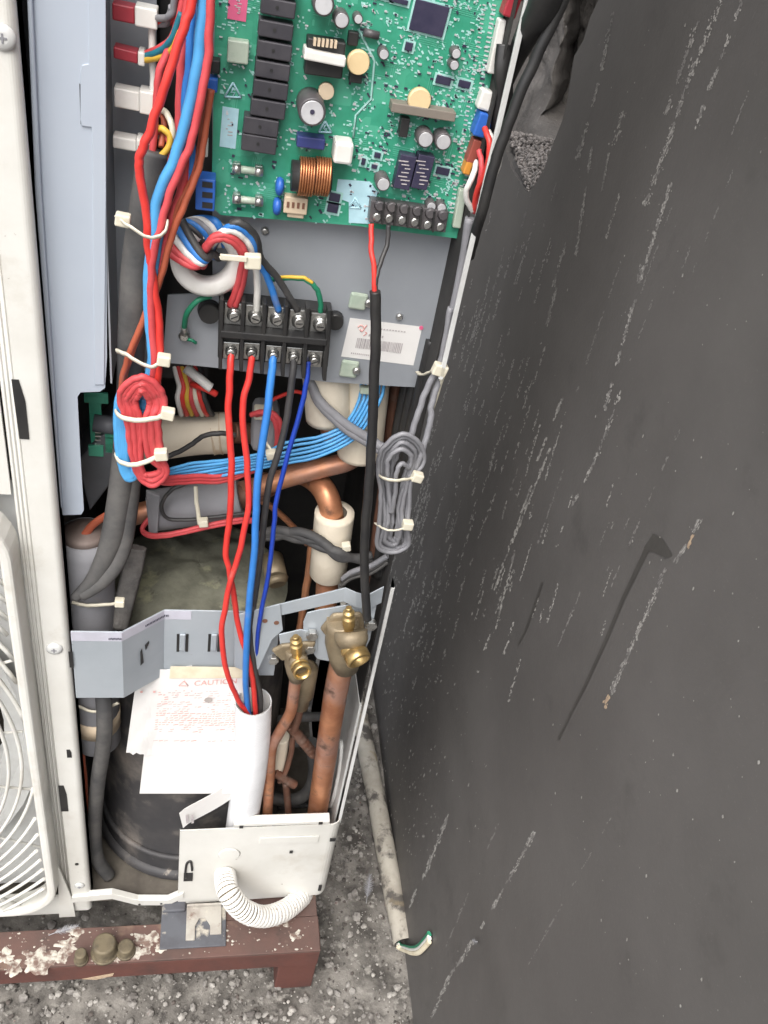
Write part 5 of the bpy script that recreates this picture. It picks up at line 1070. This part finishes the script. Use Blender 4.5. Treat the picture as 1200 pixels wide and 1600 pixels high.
for _ in range(170):
    x = rng.uniform(-.18, bx1 - .004) if rng.random() < .6 else rng.gauss(rng.choice((.03, -.06, .18, .24)), .03); y = rng.uniform(BF + .002, FB - .002)
    if x > bx1 - .003: continue
    r = .0004 * (5 ** rng.random()); n = 7
    m.add([V((x + r * 1.3 * math.cos(2 * math.pi * i / n) * rng.uniform(.6, 1.2), y + r * math.sin(2 * math.pi * i / n) * rng.uniform(.6, 1.2), zt + .0003)) for i in range(n)] + [V((x, y, zt + .0003 + r * .5))], [(i, (i + 1) % n, n) for i in range(n)])
m.build('dropping_specks', 'dropping', beam, kind='stuff')
m = MB(); m.prism([P(a, b, BF - .0006) for a, b in [(128, 1530), (150, 1526), (178, 1521), (176, 1525), (150, 1531)]], V((0, .0004, 0))); m.build('paint_chip', 'scuffwarm', beam)
# feet of the unit on the beam
m = MB(); a, b = PZ(258, 1440, zt), PZ(288, 1440, zt)
ac(MB().box(P(253, 1440, -.02).x, P(289, 1440, -.02).x, -.014, .03, zt, ZB - .006), 'foot_pad', 'foot', bevel=.002)
x0, x1 = P(291, 1440, -.02).x, P(345, 1440, -.02).x
ac(MB().box(x0, x1, -.010, -.007, zt + .004, ZB - .002), 'foot_leg', 'footmetal', bevel=.001)
zf = zt + .0035
sl = (x0 + x1) / 2 - .002
m = MB().prism([V((x0, -.008, zf)), V((x0, -.052, zf)), V((sl - .009, -.052, zf)), V((sl - .009, -.034, zf)), V((sl - .004, -.024, zf)), V((sl + .004, -.024, zf)), V((sl + .010, -.034, zf)), V((sl + .010, -.046, zf)), V((x1, -.046, zf)), V((x1, -.008, zf))], V((0, 0, .003)))
ac(m, 'slotted_foot', 'footmetal', bevel=.0006)
ac(MB().box(P(250, 1470, -.05).x, x1 + .006, -.060, -.004, zt + .0002, zt + .0034), 'rubber_pad', 'foot', bevel=.001)
ac(MB().box(-.6, -.54, -.05, .05, zt, ZB - .006), 'foot_leg', 'white_in')
ac(MB().box(-.6, .28, .26, .30, -.003, ZB - .006), 'rear_foot', 'foot', bevel=.002)
# bolts standing on the beam
for px, py, r, hh, lab in ((164, 1487, .0142, .023, 'fat round bolt head on the rusty beam between two smaller ones'), (127, 1500, .0072, .019, 'small brassy bolt end left of the fat bolt on the beam'), (197, 1487, .0098, .016, 'medium round bolt end right of the fat bolt on the beam')):
    c = PZ(px, py, zt); t = thing('bolt', lab, 'bolt', c, 'bolts on the beam')
    MB().rev(c, c + V((0, 0, hh)), [(0, r * 1.05), (.08, r * 1.05), (.1, r), (.85, r), (.96, r * .94), (1, r * .8)], 26).build('bolt_shank', 'bolt', t)
    MB().rev(c, c + V((0, 0, .003)), [(0, r * 1.22), (.8, r * 1.2), (1, r * 1.1)], 26).build('washer', 'bolt', t)
# ================================================================== GROUND CLUTTER
t = thing('ground_pipe', 'grimy old plastic pipe lying along the foot of the dark wall', 'pipe', PZ(632, 1480, 0))
pr_ = .0155
gp = [PZ(632, 1474, pr_), PZ(612, 1380, pr_), PZ(592, 1270, pr_), PZ(574, 1180, pr_), PZ(560, 1110, pr_), PZ(549, 1040, pr_)]
gp.append(gp[-1] + (gp[-1] - gp[-2]) * 1.5)
m = MB(); c = spline(gp, 22); 
m.tube(c, lambda u: pr_ * (1 + .05 * noise.noise(V((u * 30, 0, 0)))), 20, raw=True, caps=False); m.build('pipe_wall', 'oldpipe', t)
d = (c[1] - c[0]).normalized(); m = MB(); m.rev(c[0], c[0] + d * .05, [(0, pr_), (0, pr_ * .82), (1, pr_ * .82)], 20, caps=False); m.build('pipe_bore', 'darkgrit', t)
s_ = thing('strap', 'green, white and yellow strap end sticking out by the pipe mouth', 'strap', PZ(632, 1482, .004))
for k, m_ in enumerate(('green', 'whiteplastic', 'tape')):
    q0 = PZ(628, 1478 + 3 * k, .010); q2 = WP(676, 1458 + 6 * k, -.004); q1 = q0.lerp(q2, .5) + V((0, -.012, .004))
    MB().tube([q0 + V((-.006, .006, 0)), q0, q1, q2], .0036, 8, 8, flat=.5).build('strand', m_, s_)
def feather(c, d, up, L, lab):
    t = thing('feather', lab, 'feather', c, 'small feathers'); d = Vector(d).normalized(); up = Vector(up).normalized(); sd_ = d.cross(up)
    MB().tube([c + up * .001, c + d * L * .5 + up * .003, c + d * L + up * .002], .0005, 5, 6).build('quill', 'feather', t)
    m = MB(); rng = random.Random(L)
    for s in (-1, 1):
        for k in range(26):
            u = .2 + .8 * k / 26; q = c + d * L * u + up * .0025; w_ = L * .17 * math.sin(min(1, u * 1.1) * 2.7) * rng.uniform(.7, 1.2)
            e = q + sd_ * s * w_ + d * L * .12 + up * rng.uniform(-.001, .002); m.add([q, q + d * L * .03, e], [(0, 1, 2)])
    m.build('barbs', 'feather', t, kind='stuff')
feather(PZ(572, 1412, .003), (.25, 1, 0), (0, 0, 1), .045, 'pale feather lying on the grit between beam and pipe')
feather(PZ(76, 1462, zt + .002), (.9, .25, 0), (0, 0, 1), .035, 'pale feather on the left end of the beam under the guard')
feather(WP(742, 1468, -.002), (0, -.3, .5), (-1, 0, 0), .022, 'tiny feather stuck to the lower part of the dark wall')
